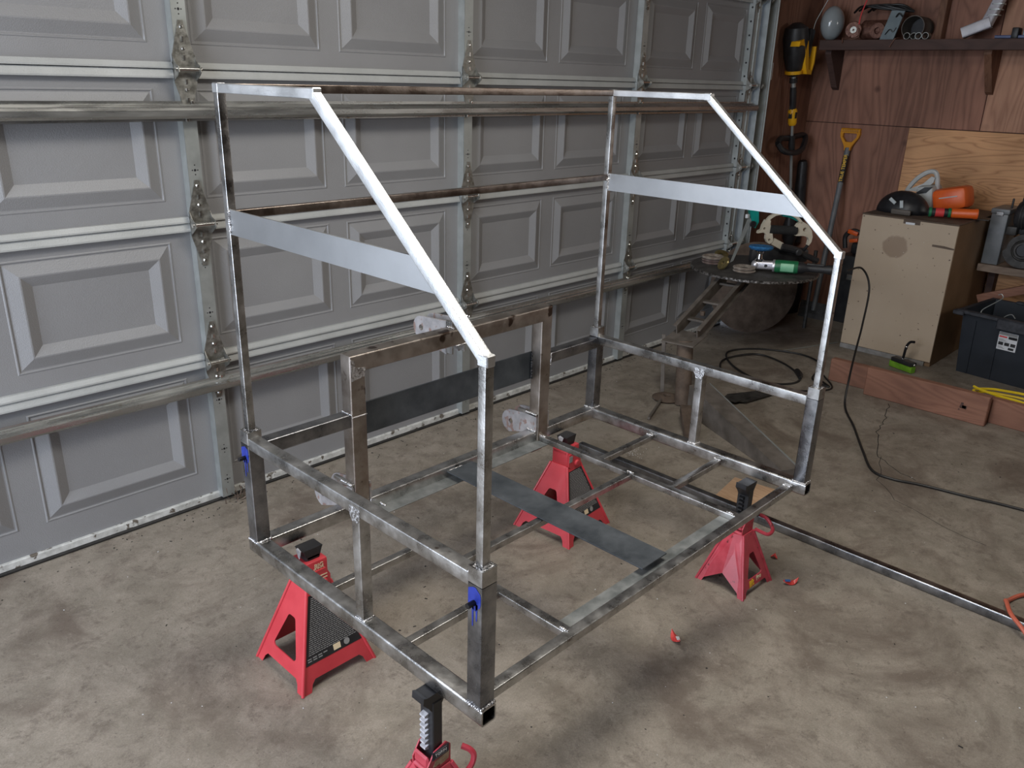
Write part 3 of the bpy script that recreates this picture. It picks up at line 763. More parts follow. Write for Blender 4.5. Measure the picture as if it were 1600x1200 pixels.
# thin upper hoops, one per side
zt_, zb_, yb_ = 1.484 - t2 / 2, H + 0.7265, 0.492
for x, sd in ((xa, 0), (xb, 1)):
    A = Vector((x, yA, hs)); B = Vector((x, yA, zt_)); Cc = Vector((x, yb_ - t2 / 2 - .001, zt_)); Dd = Vector((x, yB, zb_ + 0.001)); Ee = Vector((x, yB, hs - 0.005))
    n1 = ((B - A).normalized() + (Cc - B).normalized()); n2 = ((Cc - B).normalized() + (Dd - Cc).normalized()); n3 = ((Dd - Cc).normalized() + (Ee - Dd).normalized())
    X = (1, 0, 0)
    sqtube('rear_upright', A, B, t2, t2, 'steel', X, None, n1, 0.002)
    sqtube('roof_side_rail', B, Cc, t2, t2, 'steel_bright', X, n1, n2, 0.002)
    sqtube('diagonal_bar', Cc, Dd, t2, t2, 'steel_bright', X, n2, n3, 0.002)
    sqtube('front_upright', Dd, Ee, t2, t2, 'steel', X, n3, None, 0.002)
    for P, r in ((Cc, 0.003), (Dd, 0.003), (B, 0.003)):
        m = MB(); m.box(P.x - t2 / 2 - 0.0006, P.x + t2 / 2 + 0.0006, P.y - 0.012, P.y + 0.012, P.z - 0.0105, P.z + 0.0105, 0.002)
        build('ground_weld', m, 'steel_bright', fr, 25)
    # flat brace between rear upright and diagonal
    xo = x - t2 / 2 + 0.002
    dirn = (Dd - Cc).normalized()
    def yd(z): return Cc.y + (z - Cc.z) * dirn.y / dirn.z
    za, zbz = 1.170, 1.225
    m = MB(); m.prism([(yA - 0.004, za), (yA - 0.004, zbz), (yd(zbz) + 0.006, zbz), (yd(za) + 0.006, za)], (xo, 0, 0), (0, 1, 0), (0, 0, 1), (0.005, 0, 0))
    fb = build('flat_brace', m, 'brace', fr, 0)
    weldline([(xo - .001, yA - .010, za + .003), (xo - .001, yA - .012, zbz - .003)], 0.004, 31 + sd, fb)
    m = MB(); m.prism([(yd(zbz) - .004, zbz + .012), (yd(zbz) + 0.012, zbz), (yd(za) + 0.012, za), (yd(za) - .006, za - .012)], (xo - 0.0015, 0, 0), (0, 1, 0), (0, 0, 1), (0.004, 0, 0))
    build('ground_weld', m, 'steel_bright', fb, 0)
# two thin rails across the back
sqtube('top_cross_rail', (xa, yA, zt_), (xb, yA, zt_), t2, t2, 'thin_brown', r=0.002)
sqtube('middle_cross_rail', (xa + t2 / 2, yA, 1.212), (xb - t2 / 2, yA, 1.212), t2, t2, 'thin_brown', r=0.002)
for x, s in ((xa + .011, 41), (xb - .011, 42)):
    weldring(x - 0.002, x + 0.002, yA - t2 / 2, yA + t2 / 2, 1.204, 0.0035, s)
# side rails and struts
for x, z0, s in ((xa - 0.002, 0.6665, 21), (xb + 0.0, 0.6525, 22)):
    sqtube('side_rail', (x, yB + T / 2, z0), (x, yA - T / 2, z0), 0.030, 0.030, 'steel', r=0.003)
    weldring(x - .013, x + .013, yB + T / 2, yB + T / 2 + .002, z0 + .014, 0.0035, s)
    ys = 0.388 if s == 21 else 0.402
    sqtube('side_strut', (x, ys, H + T), (x, ys, z0 - 0.015), 0.028, 0.028, 'steel', up=(0, 1, 0), r=0.003)
    weldring(x - .014, x + .014, ys - .014, ys + .014, H + T + 0.001, 0.004, s + 3)
    m = MB(); m.prism([(-.017, .012), (.017, .012), (.019, -.004), (.011, -.022), (-.011, -.022), (-.019, -.004)], (x - 0.0155, ys, z0 - 0.008), (0, 1, 0), (0, 0, 1), (0.002, 0, 0))
    build('ground_weld', m, 'weld', fr, 0)
# back: short rails, big hoop and cover plate
zl = 0.643
sqtube('back_rail', (xa + T / 2, yr, zl), (HL0, yr, zl), T, T, 'steel_dark')
sqtube('back_rail', (HR1, yr, zl), (WX - T, yr, zl), T, T, 'steel_dark')
yh = (HY0 + HY1) / 2; wh = HY1 - HY0; wl = HL1 - HL0
nL, nR = Vector((1, 0, 1)), Vector((1, 0, -1))
zc = HZ - wl / 2
sqtube('hoop_leg', ((HL0 + HL1) / 2, yh, H), ((HL0 + HL1) / 2, yh, zc), wl, wh, 'steel_brown', up=(0, 1, 0), n1=nL)
sqtube('hoop_leg', ((HR0 + HR1) / 2, yh, H), ((HR0 + HR1) / 2, yh, zc), wl, wh, 'steel_brown', up=(0, 1, 0), n1=(-1, 0, 1))
sqtube('hoop_beam', ((HL0 + HL1) / 2, yh, zc), ((HR0 + HR1) / 2, yh, zc), wh, wl, 'steel_brown', n0=nL, n1=nR)
for a, b in (((HL0, HY0 - .0005, 0.655), (HL1, HY0 - .0005, 0.655)), ((HL0 - .001, HY0, zl + .02), (HL0 - .001, HY1, zl + .02)), ((HL1 + .003, HY0, 0.395), (HL1 + .003, HY0 - .0, 0.36)), ((HR1 + .001, HY0, zl + .02), (HR1 + .001, HY0, zl - .02))):
    weldline([a, b], 0.0022, int(a[0] * 100))
m = MB(); m.prism([(0.0, 0.0), (0.04, 0.006), (0.045, 0.03), (0.012, 0.036), (0.01, 0.055), (-.002, 0.06)], (HL0 + .004, HY0 - .0006, zc - .045), (1, 0, 0), (0, 0, 1), (0, 0.002, 0))
build('weld_patch', m, 'weld', fr, 0)
m = MB(); m.box(HL1 - 0.004, HR0 + 0.004, 0.8535, 0.8580, 0.572, 0.668, 0.001)
bp = build('back_plate', m, 'plate', fr, 0)
m = MB(); m.beads([(HR0 - .001, .848, 0.575), (HR0 - .001, .848, 0.665)], 0.005, 5, False); build('weld_bead', m, 'black', bp, 60)
# hitch lugs: pairs of ears with a pin hole
def lug_pair(x0, x1, ye, ze, back, front, ztop, zbot, mat='ear'):
    for x, t in ((x0, 0.006), (x1, 0.006)):
        out = [(front, zbot), (front, ztop)]
        for k in range(9):
            a = R(80 - 160 * k / 8); out.append((ye + back * math.cos(a), ze + back * math.sin(a)))
        m = MB(); m.ring_plate(out, circ(ye, ze, 0.0095, 14), (x, 0, 0), (0, 1, 0), (0, 0, 1), Vector((t, 0, 0)))
        build('hitch_ear', m, mat, fr, 0)
lug_pair(HL0 - 0.008, HL1 + 0.002, 0.962, 0.375, 0.042, 0.812, 0.450, 0.394)
lug_pair(HR0 - 0.008, HR1 + 0.002, 0.930, 0.398, 0.042, 0.812, 0.455, 0.394)
for x in (HL0, HR0):
    m = MB(); m.box(x - 0.008, x + 0.004, 0.812, 0.90, 0.446, 0.458, 0.002); build('lug_shelf', m, 'steel', fr, 25)
    weldline([(x - .008, .812, .456), (x - .008, .86, .456)], 0.004, 9)
    weldline([(x - .010, .812, .396), (x - .010, .85, .396)], 0.004, 10)
lug_pair(0.668, 0.716, 0.968, 0.797, 0.036, 0.853, 0.842, 0.74)
for x in (0.668, 0.716):
    m = MB(); m.box(x, x + .006, 0.828, 0.856, 0.745, 0.845, 0.001); build('hitch_ear_root', m, 'steel', fr, 0)
weldline([(0.664, .815, .8285), (0.664, .845, .8285)], 0.004, 3); weldline([(0.668, .81, .777), (0.73, .81, .777)], 0.004, 4)
m = MB(); m.hollow((1.091, 0.848, 0.418), (1.113, 0.848, 0.418), 0.042, 0.042, (0, 0, 1), 0.003); m.box(1.092, 1.093, .83, .866, .40, .436)
build('tube_stub', m, 'steel_dark', fr, 25)
m = MB(); m.tube([(1.0, 0.80, 0.340), (1.045, 0.80, 0.340)], 0.007, 10); build('pipe_stub', m, 'black_steel', fr)
# floor grid of the frame
hb = 0.0195; zf = H + hb / 2 + 0.001
sqtube('front_base_tube', (T, 0.0525, zf), (WX - T, 0.0525, zf), 0.027, hb + 0.002, 'steel', r=0.0025)
m = MB(); m.box(0.3365, 1.048, 0.065, 0.112, H + 0.0005, H + 0.004, 0.0008); build('front_ledge', m, 'lip', fr, 0)
m = MB(); m.box(0.3450, 1.048, 0.768, 0.816, H + 0.0005, H + 0.004, 0.0008); build('rear_ledge', m, 'lip', fr, 0)
def gbar(name, p0, p1, w=0.024, mt='steel'): return sqtube(name, (*p0, zf), (*p1, zf), w, hb, mt, r=0.0025)
gbar('lengthwise_bar', (0.3245, 0.066), (0.3245, 0.815)); gbar('lengthwise_bar', (1.061, 0.066), (1.061, 0.815))
for (x0, x1, y) in ((T, 0.3125, 0.558), (T, 0.3125, 0.278), (0.3365, 1.049, 0.432), (1.073, WX - T, 0.560), (1.073, WX - T, 0.295)):
    gbar('cross_bar', (x0, y), (x1, y), 0.022)
for (x, y, s) in ((1.061, 0.432, 1), (WX - T, 0.560, 2), (WX - T, 0.295, 3), (1.061, 0.085, 4), (1.061, 0.80, 5), (WX - T - .006, 0.0525, 6), (T + .006, 0.0525, 7), (0.3245, 0.07, 8), (0.38, 0.79, 9)):
    weldline([(x - .006, y - .012, H + hb + .002), (x - .006, y + .012, H + hb + .002)], 0.0042, s)
m = MB(); m.box(0.636, 0.742, 0.086, 0.8145, H + hb + 0.0022, H + hb + 0.0062, 0.0008)
pl = build('deck_plate', m, 'plate', fr, 0); pl['label'] = 'flat dark rolled steel plate'
m = MB(); m.beads([(0.64, .8155, H + .024), (0.70, .8155, H + .024)], 0.0035, 6, False); build('weld_bead', m, 'weld', pl, 60)

# ================================================================== JACK STANDS
def rtri(pts, r, n=5):
    """rounded polygon"""
    out = []; k = len(pts)
    for i in range(k):
        p = Vector(pts[i]); a = (Vector(pts[i - 1]) - p).normalized(); b = (Vector(pts[(i + 1) % k]) - p).normalized()
        ang = a.angle(b); d = r / math.tan(ang / 2); A = p + a * d; B = p + b * d
        cc = p + (a + b).normalized() * (r / math.sin(ang / 2))
        va, vb = A - cc, B - cc; tot = va.angle(vb)
        sgn = 1 if va.x * vb.y - va.y * vb.x > 0 else -1
        for j in range(n + 1):
            t = sgn * tot * j / n; out.append((cc.x + va.x * math.cos(t) - va.y * math.sin(t), cc.y + va.x * math.sin(t) + va.y * math.cos(t)))
    return out
def stand_base(root, cx, cy, wb, wt, zt, arch, mat, rot=0.0, holes='round', fold=False, par=1):
    """four sloping sheet faces with foot arches; two faces have windows"""
    side_names = []
    for k in range(4):
        a = R(90 * k) + rot
        n = Vector((math.sin(a), -math.cos(a), 0)); u = Vector((math.cos(a), math.sin(a), 0))
        b, t = wb / 2, wt / 2
        o = Vector((cx, cy, 0)) + n * b
        v = (Vector((cx, cy, zt)) + n * t) - o; L = v.length; v.normalize()
        ar = arch
        out = [(-b, 0), (-b + ar * 0.75, 0), (-b + ar * 0.95, ar * 0.55), (0 if fold else -b + ar * 1.25, ar * (1.5 if fold else 0.85)), (b - ar * 1.25, ar * (0.85)), (b - ar * 0.95, ar * 0.55), (b - ar * 0.75, 0), (b, 0), (t, L), (-t, L)]
        if fold: out.pop(4)
        if k % 2 == par and holes:      # windows in the faces looking along x
            hole = rtri([(-b * 0.50, L * 0.25), (b * 0.50, L * 0.25), (t * 0.42, L * 0.66), (-t * 0.42, L * 0.66)], 0.011 if par else 0.007)
            m = MB(); m.ring_plate(out, hole, o, u, v, -n * 0.0028)
        elif par == 0:      # creased side: two planes meeting on a raised middle line
            ap = ar * 2.3; ridge = n * 0.010
            m = MB()
            half = [(-b, 0), (-b + ar * 0.75, 0), (-b + ar * 0.95, ar * 0.55), (0, ap), (0, L), (-t, L)]
            for sg in (-1, 1):
                pts = [o + u * (a_ * -sg) + v * b_ + (ridge if a_ == 0 else Vector((0, 0, 0))) for a_, b_ in half]
                k0 = len(m.v); m.add(pts + [q_ - n * 0.0028 for q_ in pts], [tuple(range(6)), tuple(range(11, 5, -1))] + [((i + 1) % 6, i, 6 + i, 6 + (i + 1) % 6) for i in range(6)])
        elif k % 2 == 0 and holes == 'all':
            hole = rtri([(-b * 0.42, L * 0.27), (b * 0.42, L * 0.27), (t * 0.4, L * 0.68), (-t * 0.4, L * 0.68)], 0.009)
            m = MB(); m.ring_plate(out, hole, o, u, v, -n * 0.0028)
        else:
            m = MB(); m.ring_plate(out, [], o, u, v, -n * 0.0028) if False else m.prism(out, o, u, v, -n * 0.0028)
        f = build('sloping_side', m, mat, root, 20); side_names.append((f, o, u, v, L, n))
        # rounded folded edge between faces
        c0 = o + u * (-b); c1 = o + v * L + u * (-t)
        m = MB(); m.tube([c0 + Vector((0, 0, 0.0)), c1], 0.0045, 10); build('folded_corner', m, mat, root)
    return side_names
def big_stand(label, cx, cy, wb, sx, sy, rot=0.0, lettering=True, handle=True):
    r = thing('jack_stand', label, 'jack stand', (cx, cy, 0), 'red jack stands under the frame')
    zt = 0.252; wt = 0.072
    faces = stand_base(r, cx, cy, wb, wt, zt, 0.036, 'red', rot, 'round')
    m = MB(); m.box(-0.034, 0.034, -0.034, 0.034, zt - 0.004, 0.322, 0.006, Matrix.Translation((cx, cy, 0)) @ Matrix.Rotation(rot, 4, 'Z')); nk = build('neck', m, 'red', r)
    m = MB(); s = len(m.v)
    M4 = Matrix.Translation((cx, cy, 0)) @ Matrix.Rotation(rot, 4, 'Z')
    m.box(-0.021, 0.021, -0.021, 0.021, 0.30, 0.336, 0.004, M4)
    col = build('ratchet_column', m, 'black', r)
    m = MB()   # saddle: cradle with two upturned ears, running along the frame tube
    s = len(m.v)
    prof = [(-0.031, 0.3385 + 0.012), (-0.034, 0.3535), (-0.026, 0.3545), (-0.021, 0.3545), (0.021, 0.3545), (0.026, 0.3545), (0.034, 0.3535), (0.031, 0.35), (0.022, 0.327), (-0.022, 0.327)]
    m.prism([(a * 0.86, b) for a, b in prof], (sx, -0.021, 0), (1, 0, 0), (0, 0, 1), (0, 0.042, 0))
    for i in range(s, len(m.v)): m.v[i] = Matrix.Translation((cx, cy, 0)) @ Matrix.Rotation(rot, 4, 'Z') @ m.v[i]
    sd = build('saddle', m, 'black', r)
    m = MB(); m.prism([(-.012, .012), (.004, .016), (.013, .008), (.004, -.012), (-.002, -.016)], (cx - .0295, cy - 0.0, 0.341), (0, 1, 0), (0, 0, 1), (-0.0008, 0, 0)); build('scuff', m, 'scratch', sd, 0)
    # pawl shoulder and pivot
    m = MB(); m.prism([(-.030, .035), (.022, .035), (.034, .012), (.034, -.012), (.02, -.03), (-.006, -.034), (-.03, -.01)], (cx, cy - 0.036, 0.262), (1, 0, 0), (0, 0, 1), (0, -0.006, 0)); build('pawl_plate', m, 'red', r, 25)
    m = MB(); m.lathe([(0, .008), (.009, .007), (.012, .003), (.012, 0)], (cx + .012, cy - .042, .258), (0, -1, 0), 16); build('pivot_pin', m, 'red', r)
    # black instruction label on the viewer-side face (looks along -y)
    f, o, u, v, L, n = faces[0]
    def P(a, b): return (a, b)
    hw = lambda b: (wb / 2) * (1 - b / L) + (wt / 2) * b / L
    lo, hi = L * 0.27, L * 0.93
    m = MB(); m.prism([(-hw(lo) + 0.006, lo), (hw(lo) - 0.006, lo), (hw(hi) - 0.004, hi), (-hw(hi) + 0.004, hi)], o + n * 0.0006, u, v, n * 0.0005)
    lb = build('warning_label', m, 'black', r, 0); lb['label'] = 'black label full of small grey print'
    rnd = random.Random(int(cx * 100)); m = MB(); b = lo + 0.024
    while b < hi - 0.006:
        x = -hw(b) + 0.013
        while x < hw(b) - 0.016:
            w = rnd.uniform(0.004, 0.012); w = min(w, hw(b) - 0.012 - x)
            m.prism([(x, b), (x + w, b), (x + w, b + 0.0021), (x, b + 0.0021)], o + n * 0.0012, u, v, n * 0.0001); x += w + 0.0018
        b += 0.0052
    for b2, k in ((lo + 0.008, 3), (lo + 0.014, 4)):
        for j in range(k): m.prism([(-hw(lo) + .014 + j * .016, b2), (-hw(lo) + .026 + j * .016, b2), (-hw(lo) + .026 + j * .016, b2 + .0028), (-hw(lo) + .014 + j * .016, b2 + .0028)], o + n * .0012, u, v, n * .0001)
    st = build('small_print', m, 'grey_print', lb, 0); st['kind'] = 'stuff'
    m = MB(); m.prism([(0.0, lo + .006), (.022, lo + .006), (.022, lo + .022), (0, lo + .022)], o + n * .0012, u, v, n * .0002)
    build('cream_box_mark', m, 'cream_mark', lb, 0)
    m = MB(); m.prism(circ(0.042, lo + .014, .009, 14), o + n * .0012, u, v, n * .0002); build('round_mark', m, 'grey_print', lb, 0)
    if lettering:
        for s, z, sz in (('BIG', 0.3065, 0.018), ('RED', 0.2935, 0.018)):
            text('lettering', s, sz, frame_mtx((cx + .006, cy - 0.0425 + .008, z), (1, 0, 0), (0, 0, 1)), 'cream_mark', r, bold=0.0004)
        m = MB()
        for z in (0.279, 0.270): m.box(cx - .014, cx + .024, cy - .0434, cy - .0425, z, z + 0.003)
        build('small_print', m, 'cream_mark', r, 0)
    if not lettering:
        m = MB(); m.box(cx - .028, cx - .012, cy - .0432, cy - .042, .268, .290); build('grey_sticker', m, 'grey_print', r, 0)
        m = MB(); m.box(-0.034, 0.034, -0.03, 0.03, 0.292, 0.306, 0.003, M4); build('neck_band', m, 'red', r)
    return r
big_stand('red jack stand at left with BIG RED lettering and a black label, nearest the door', 0.122, 0.778, 0.228, 0.0, 0.0)
big_stand('red jack stand with grey sticker on its neck, behind the dark deck plate', 1.165, 0.785, 0.245, 0.0, 0.0, R(4), False)

def small_stand(label, cx, cy, wb, base_top, rot, saddle_z, colshift=(0, 0), near=False):
    r = thing('jack_stand', label, 'jack stand', (cx, cy, 0), 'red jack stands under the frame')
    wt = 0.058
    faces = stand_base(r, cx, cy, wb, wt, base_top, 0.026, 'red_old', rot, 'round', fold=False, par=0)
    R4 = Matrix.Translation((cx, cy, 0)) @ Matrix.Rotation(rot, 4, 'Z')
    # crease pressed down the middle of the x-facing sides
    # column with ratchet teeth
    m = MB(); m.box(-0.013, 0.013, -0.020, 0.020, base_top - .03, saddle_z - 0.020, 0.002, R4); colm = build('ratchet_column', m, 'black', r)
    m = MB(); z = base_top + 0.045; 
    while z < saddle_z - 0.05:
        s = len(m.v)
        m.prism([(0, 0), (-0.010, 0.004), (-0.010, 0.0085), (0, 0.011)], (-0.013, -0.006, z), (1, 0, 0), (0, 0, 1), (0, 0.016, 0))
        m.xf(s, R4)
        z += 0.0135
    build('ratchet_tooth_row', m, 'scratch' if near else 'black', colm, 0)
    m = MB(); s = 0
    prof = [(-0.040, saddle_z + .004), (-0.030, saddle_z), (0.030, saddle_z), (0.034, saddle_z - .001), (0.03, saddle_z - 0.012), (0.014, saddle_z - 0.035), (-0.013, saddle_z - 0.045), (-0.026, saddle_z - 0.028), (-0.042, saddle_z - 0.012)]
    m.prism([(a_ * .85, b_) for a_, b_ in prof], (0, -0.018, 0), (1, 0, 0), (0, 0, 1), (0, 0.036, 0)); m.xf(0, R4); build('saddle', m, 'black', r, 25)
    # neck housing: two cheeks and a bridge
    for s_ in (-1, 1):
        m = MB(); m.prism([(-0.030, base_top - .02), (0.030, base_top - .02), (0.030, base_top + 0.045), (0.018, base_top + 0.058), (-0.014, base_top + 0.050), (-0.032, base_top + 0.02)],
                          (0, s_ * 0.0235 - 0.0015, 0), (1, 0, 0), (0, 0, 1), (0, 0.003, 0)); m.xf(0, R4); ck = build('neck_cheek', m, 'red_old', r, 25)
    m = MB(); m.box(-0.031, -0.022, -0.022, 0.022, base_top + 0.012, base_top + 0.040, 0.004, R4); build('neck_bridge', m, 'red_old', r)
    m = MB(); m.tube([R4 @ Vector((-.024, -.022, base_top + .0)), R4 @ Vector((-.024, .022, base_top + .0))], 0.008, 12); build('pawl_roller', m, 'red_old', r)
    return r, faces, R4
st, faces, R4 = small_stand('small worn red jack stand with yellow lettering and black lever grip, at right', 1.308, 0.168, 0.172, 0.185, R(-2), 0.3545)
# the far stand's lever with a black grip
m = MB(); pts = spline([(1.336, 0.132, 0.19), (1.360, 0.100, 0.175), (1.393, 0.100, 0.18), (1.407, 0.130, 0.20), (1.390, 0.155, 0.215)], 6); m.tube(pts, 0.006, 8)
hd = build('lever', m, 'red_old', st)
m = MB(); m.tube([(1.390, 0.155, 0.215), (1.367, 0.173, 0.226)], 0.0095, 12); build('grip', m, 'black_plastic', hd)
f, o, u, v, L, n = faces[0]
text('lettering', 'lift', 0.027, frame_mtx(o + u * -0.026 + v * 0.034 + n * 0.0008, u + v * 0.10, v), 'yellow_mark', st, shear=0.3, bold=0.0008)
text('lettering', 'Pro', 0.020, frame_mtx(o + u * 0.018 + v * 0.040 + n * 0.0008, u + v * 0.10, v), 'cream_mark', st, shear=0.3, bold=0.0005)
st, faces, R4 = small_stand('nearest red jack stand with silver ratchet teeth, cut off by the bottom edge', 0.004, 0.150, 0.19, 0.165, R(0), 0.3545, near=True)
m = MB(); m.box(-0.020, 0.024, -0.0266, -0.0252, 0.196, 0.216, 0, R4); lb = build('navy_label', m, 'navy', st, 0)
text('lettering', 'TORIN', 0.010, frame_mtx(R4 @ Vector((0.002, -0.0272, 0.206)), (1, 0, 0), (0, 0, 1)), 'white_mark', lb)
m = MB(); m.box(-0.014, 0.018, -0.0272, -0.0268, 0.213, 0.2142, 0, R4); m.box(-0.014, 0.018, -0.0272, -0.0268, 0.1985, 0.1995, 0, R4); build('small_print', m, 'grey_print', lb, 0)
m = MB(); m.prism([(-.018, .178), (.0, .172), (.024, .176), (.026, .194), (.01, .1935), (-.012, .19)], R4 @ Vector((0, -0.0252, 0)), (1, 0, 0), (0, 0, 1), (0, -0.0006, 0)); build('worn_patch', m, 'worn_tan', st, 0)
m = MB(); m.tube(spline([(0.050, 0.120, 0.10), (0.072, 0.104, 0.135), (0.082, 0.104, 0.158), (0.078, 0.112, 0.172), (0.068, 0.128, 0.178)], 5), 0.0065, 8); build('lever', m, 'red_old', st)

# ================================================================== THINGS ON THE FLOOR
def vec(*a): return Vector(a)
def xform(loc, rx=0, ry=0, rz=0): return Matrix.Translation(loc) @ Euler((rx, ry, rz)).to_matrix().to_4x4()

# long square bar lying on the floor
m = MB(); m.hollow((1.712, 1.15, 0.0160), (1.700, -1.9, 0.0160), 0.030, 0.032, (0, 0, 1), 0.003, 0.004)
tag(build('long_steel_tube', m, 'steel_dark', None, 25), 'long square steel tube lying on the floor right of the frame', 'tube')
# scrap board under it
m = MB(); m.box(-0.10, 0.10, -0.09, 0.09, 0, 0.011, 0.001, xform((1.865, 0.43, 0), rz=R(8)))
tag(build('plywood_scrap', m, 'pine', None, 0), 'small orange brown plywood scrap on the floor behind the small jack stand', 'board')
# three red-brown boards
def board(y0, y1, x0, x1, h, lab, tilt=0):
    m = MB(); m.box(-(x1 - x0) / 2, (x1 - x0) / 2, y0, y1, 0, h, 0.004, xform(((x0 + x1) / 2, 0, 0), rz=tilt))
    return tag(build('plank', m, 'wood_red', None, 25), lab, 'plank', 'red brown planks on edge')
board(-0.01, 0.575, 3.345, 3.39, 0.150, 'front red brown plank on edge, lapped before the other two, stamped with a dark mark')
board(0.30, 0.80, 3.42, 3.465, 0.125, 'red brown plank end showing left of the front plank, beside the black cord')
board(-0.95, 0.12, 3.42, 3.465, 0.125, 'red brown plank running out of the picture at right under the yellow cord')
m = MB()
for k in range(7): 
    rnd = random.Random(k); m.box(3.3435, 3.3445, 0.075 + rnd.uniform(0, .035), 0.082 + rnd.uniform(0, .035), 0.05 + rnd.uniform(0, .04), 0.056 + rnd.uniform(0, .04))
mk = build('stamp_mark', m, 'lumber', bpy.data.objects['plank'], 0); mk['kind'] = 'stuff'
# foil scraps
def scrap(x, y, s, a, lab, two=None):
    r = thing('foil_scrap', lab, 'litter', (x, y, 0), 'torn wrapper scraps')
    m = MB(); m4 = xform((x, y, 0.0), rz=a)
    k = 7; vs = []
    for i in range(k):
        t = i / (k - 1) * 2 - 1
        w = 0.011 * (1 - t * t) + 0.001
        zz = 0.003 + 0.012 * (t * t)
        vs += [m4 @ Vector((t * s, -w, zz)), m4 @ Vector((t * s, 0, zz + .006)), m4 @ Vector((t * s, w, zz))]
    fs = []
    for i in range(k - 1):
        for j in range(2): fs.append((i * 3 + j, i * 3 + j + 1, i * 3 + 4 + j, i * 3 + 3 + j))
    vs2 = [v - Vector((0, 0, 0.001)) for v in vs]; n0 = len(vs)
    m.add(vs + vs2, fs + [tuple(n0 + i for i in reversed(f)) for f in fs])
    build('foil', m, 'red_scrap', r, 0)
    if two:
        m = MB(); m.prism([(-s * .9, -.003), (-s * .2, -.008), (-s * .1, .002), (-s * .7, .005)], m4 @ Vector((0, 0, 0.0145)), m4.to_3x3() @ Vector((1, 0, 0)), m4.to_3x3() @ Vector((0, 1, .1)), (0, 0, 0.0008))
        build('printed_patch', m, two, r, 0)
    return r
scrap(0.905, 0.125, 0.026, R(60), 'torn red and white wrapper on the floor nearest the camera', 'paper')
scrap(1.419, 0.025, 0.028, R(-30), 'curled red and blue wrapper on the floor right of the small jack stand', 'blue_print')
scrap(1.520, 0.135, 0.010, R(10), 'tiny red wrapper shred between the small jack stand and the long tube')
# dried debris, chips and dust on the concrete
rnd = random.Random(4); m = MB()
for k in range(560):
    if k < 250: x, y = rnd.uniform(-0.9, 3.3), rnd.uniform(-1.0, 1.70)
    else: x, y = rnd.uniform(-0.9, 4), 1.75 - abs(rnd.gauss(0, .05))
    s = rnd.uniform(0.0006, 0.0018) ; a = rnd.uniform(0, 3.14); L = s * rnd.uniform(1, 3.2)
    if (2.05 < x < 2.85 and 0.2 < y < 1.45) or 1.66 < x < 1.75: continue
    m.box(-L, L, -s, s, 0, s * 0.9, 0, xform((x, y, 0.0002), rz=a))
d = tag(build('floor_debris', m, 'rubber', None, 0), 'dark crumbs and chips scattered over the concrete and along the door seal', 'debris', kind='stuff')
rnd = random.Random(9); m = MB()
for k in range(110):
    x, y = rnd.uniform(-0.9, 2.6), rnd.uniform(-0.9, 1.6); s = rnd.uniform(0.0005, 0.0012)
    if (2.05 < x < 2.85 and 0.2 < y < 1.45) or 1.62 < x < 1.78: continue
    m.box(-s * 1.6, s * 1.6, -s, s, 0, s, 0, xform((x, y, 0.0002), rz=rnd.uniform(0, 3)))
for k in range(46):
    m.box(-.0015, .0015, -.001, .001, 0, .001, 0, xform((rnd.gauss(1.85, .03), rnd.gauss(0.98, .03), .0002), rz=rnd.uniform(0, 3)))
d = tag(build('pale_debris', m, 'paper', None, 0), 'pale specks of grit scattered on the concrete floor', 'debris', kind='stuff')
# clump of leaves caught at the door stile
rnd = random.Random(2); m = MB()
for k in range(36):
    m.box(-.012, .012, -.002, .002, -.0005, .0005, 0, xform((0.43 + rnd.gauss(0, .022), 1.735 + rnd.gauss(0, .012), 0.006 + abs(rnd.gauss(0, .016))), rnd.uniform(0, 3), rnd.uniform(0, 3), rnd.uniform(0, 3)))
tag(build('leaf_clump', m, 'rust', None, 0), 'clump of dry leaf bits caught at the foot of the leftmost door stile', 'debris', kind='stuff')
# hairline cracks in the slab
m = MB(); rnd = random.Random(6)
def crack(pts, w):
    P = spline(pts, 6); P = [p + Vector((rnd.uniform(-.012, .012), rnd.uniform(-.012, .012), 0)) for p in P]
    for a, b in zip(P, P[1:]):
        d_ = (b - a).normalized(); s = Vector((-d_.y, d_.x, 0)) * w
        m.add([a - s, a + s, b + s, b - s], [(0, 1, 2, 3)])
crack([(3.30, 0.42, 0.0004), (3.10, 0.36, 0.0004), (2.9, 0.32, 0.0004), (2.62, 0.20, 0.0004), (2.5, 0.02, 0.0004)], 0.0018)
crack([(2.62, 0.20, 0.0004), (2.3, .05, 0.0004), (2.15, -0.35, 0.0004)], 0.0012)
o = struct(build('floor_crack', m, 'rubber', None, 0)); o.name = 'trim_3'
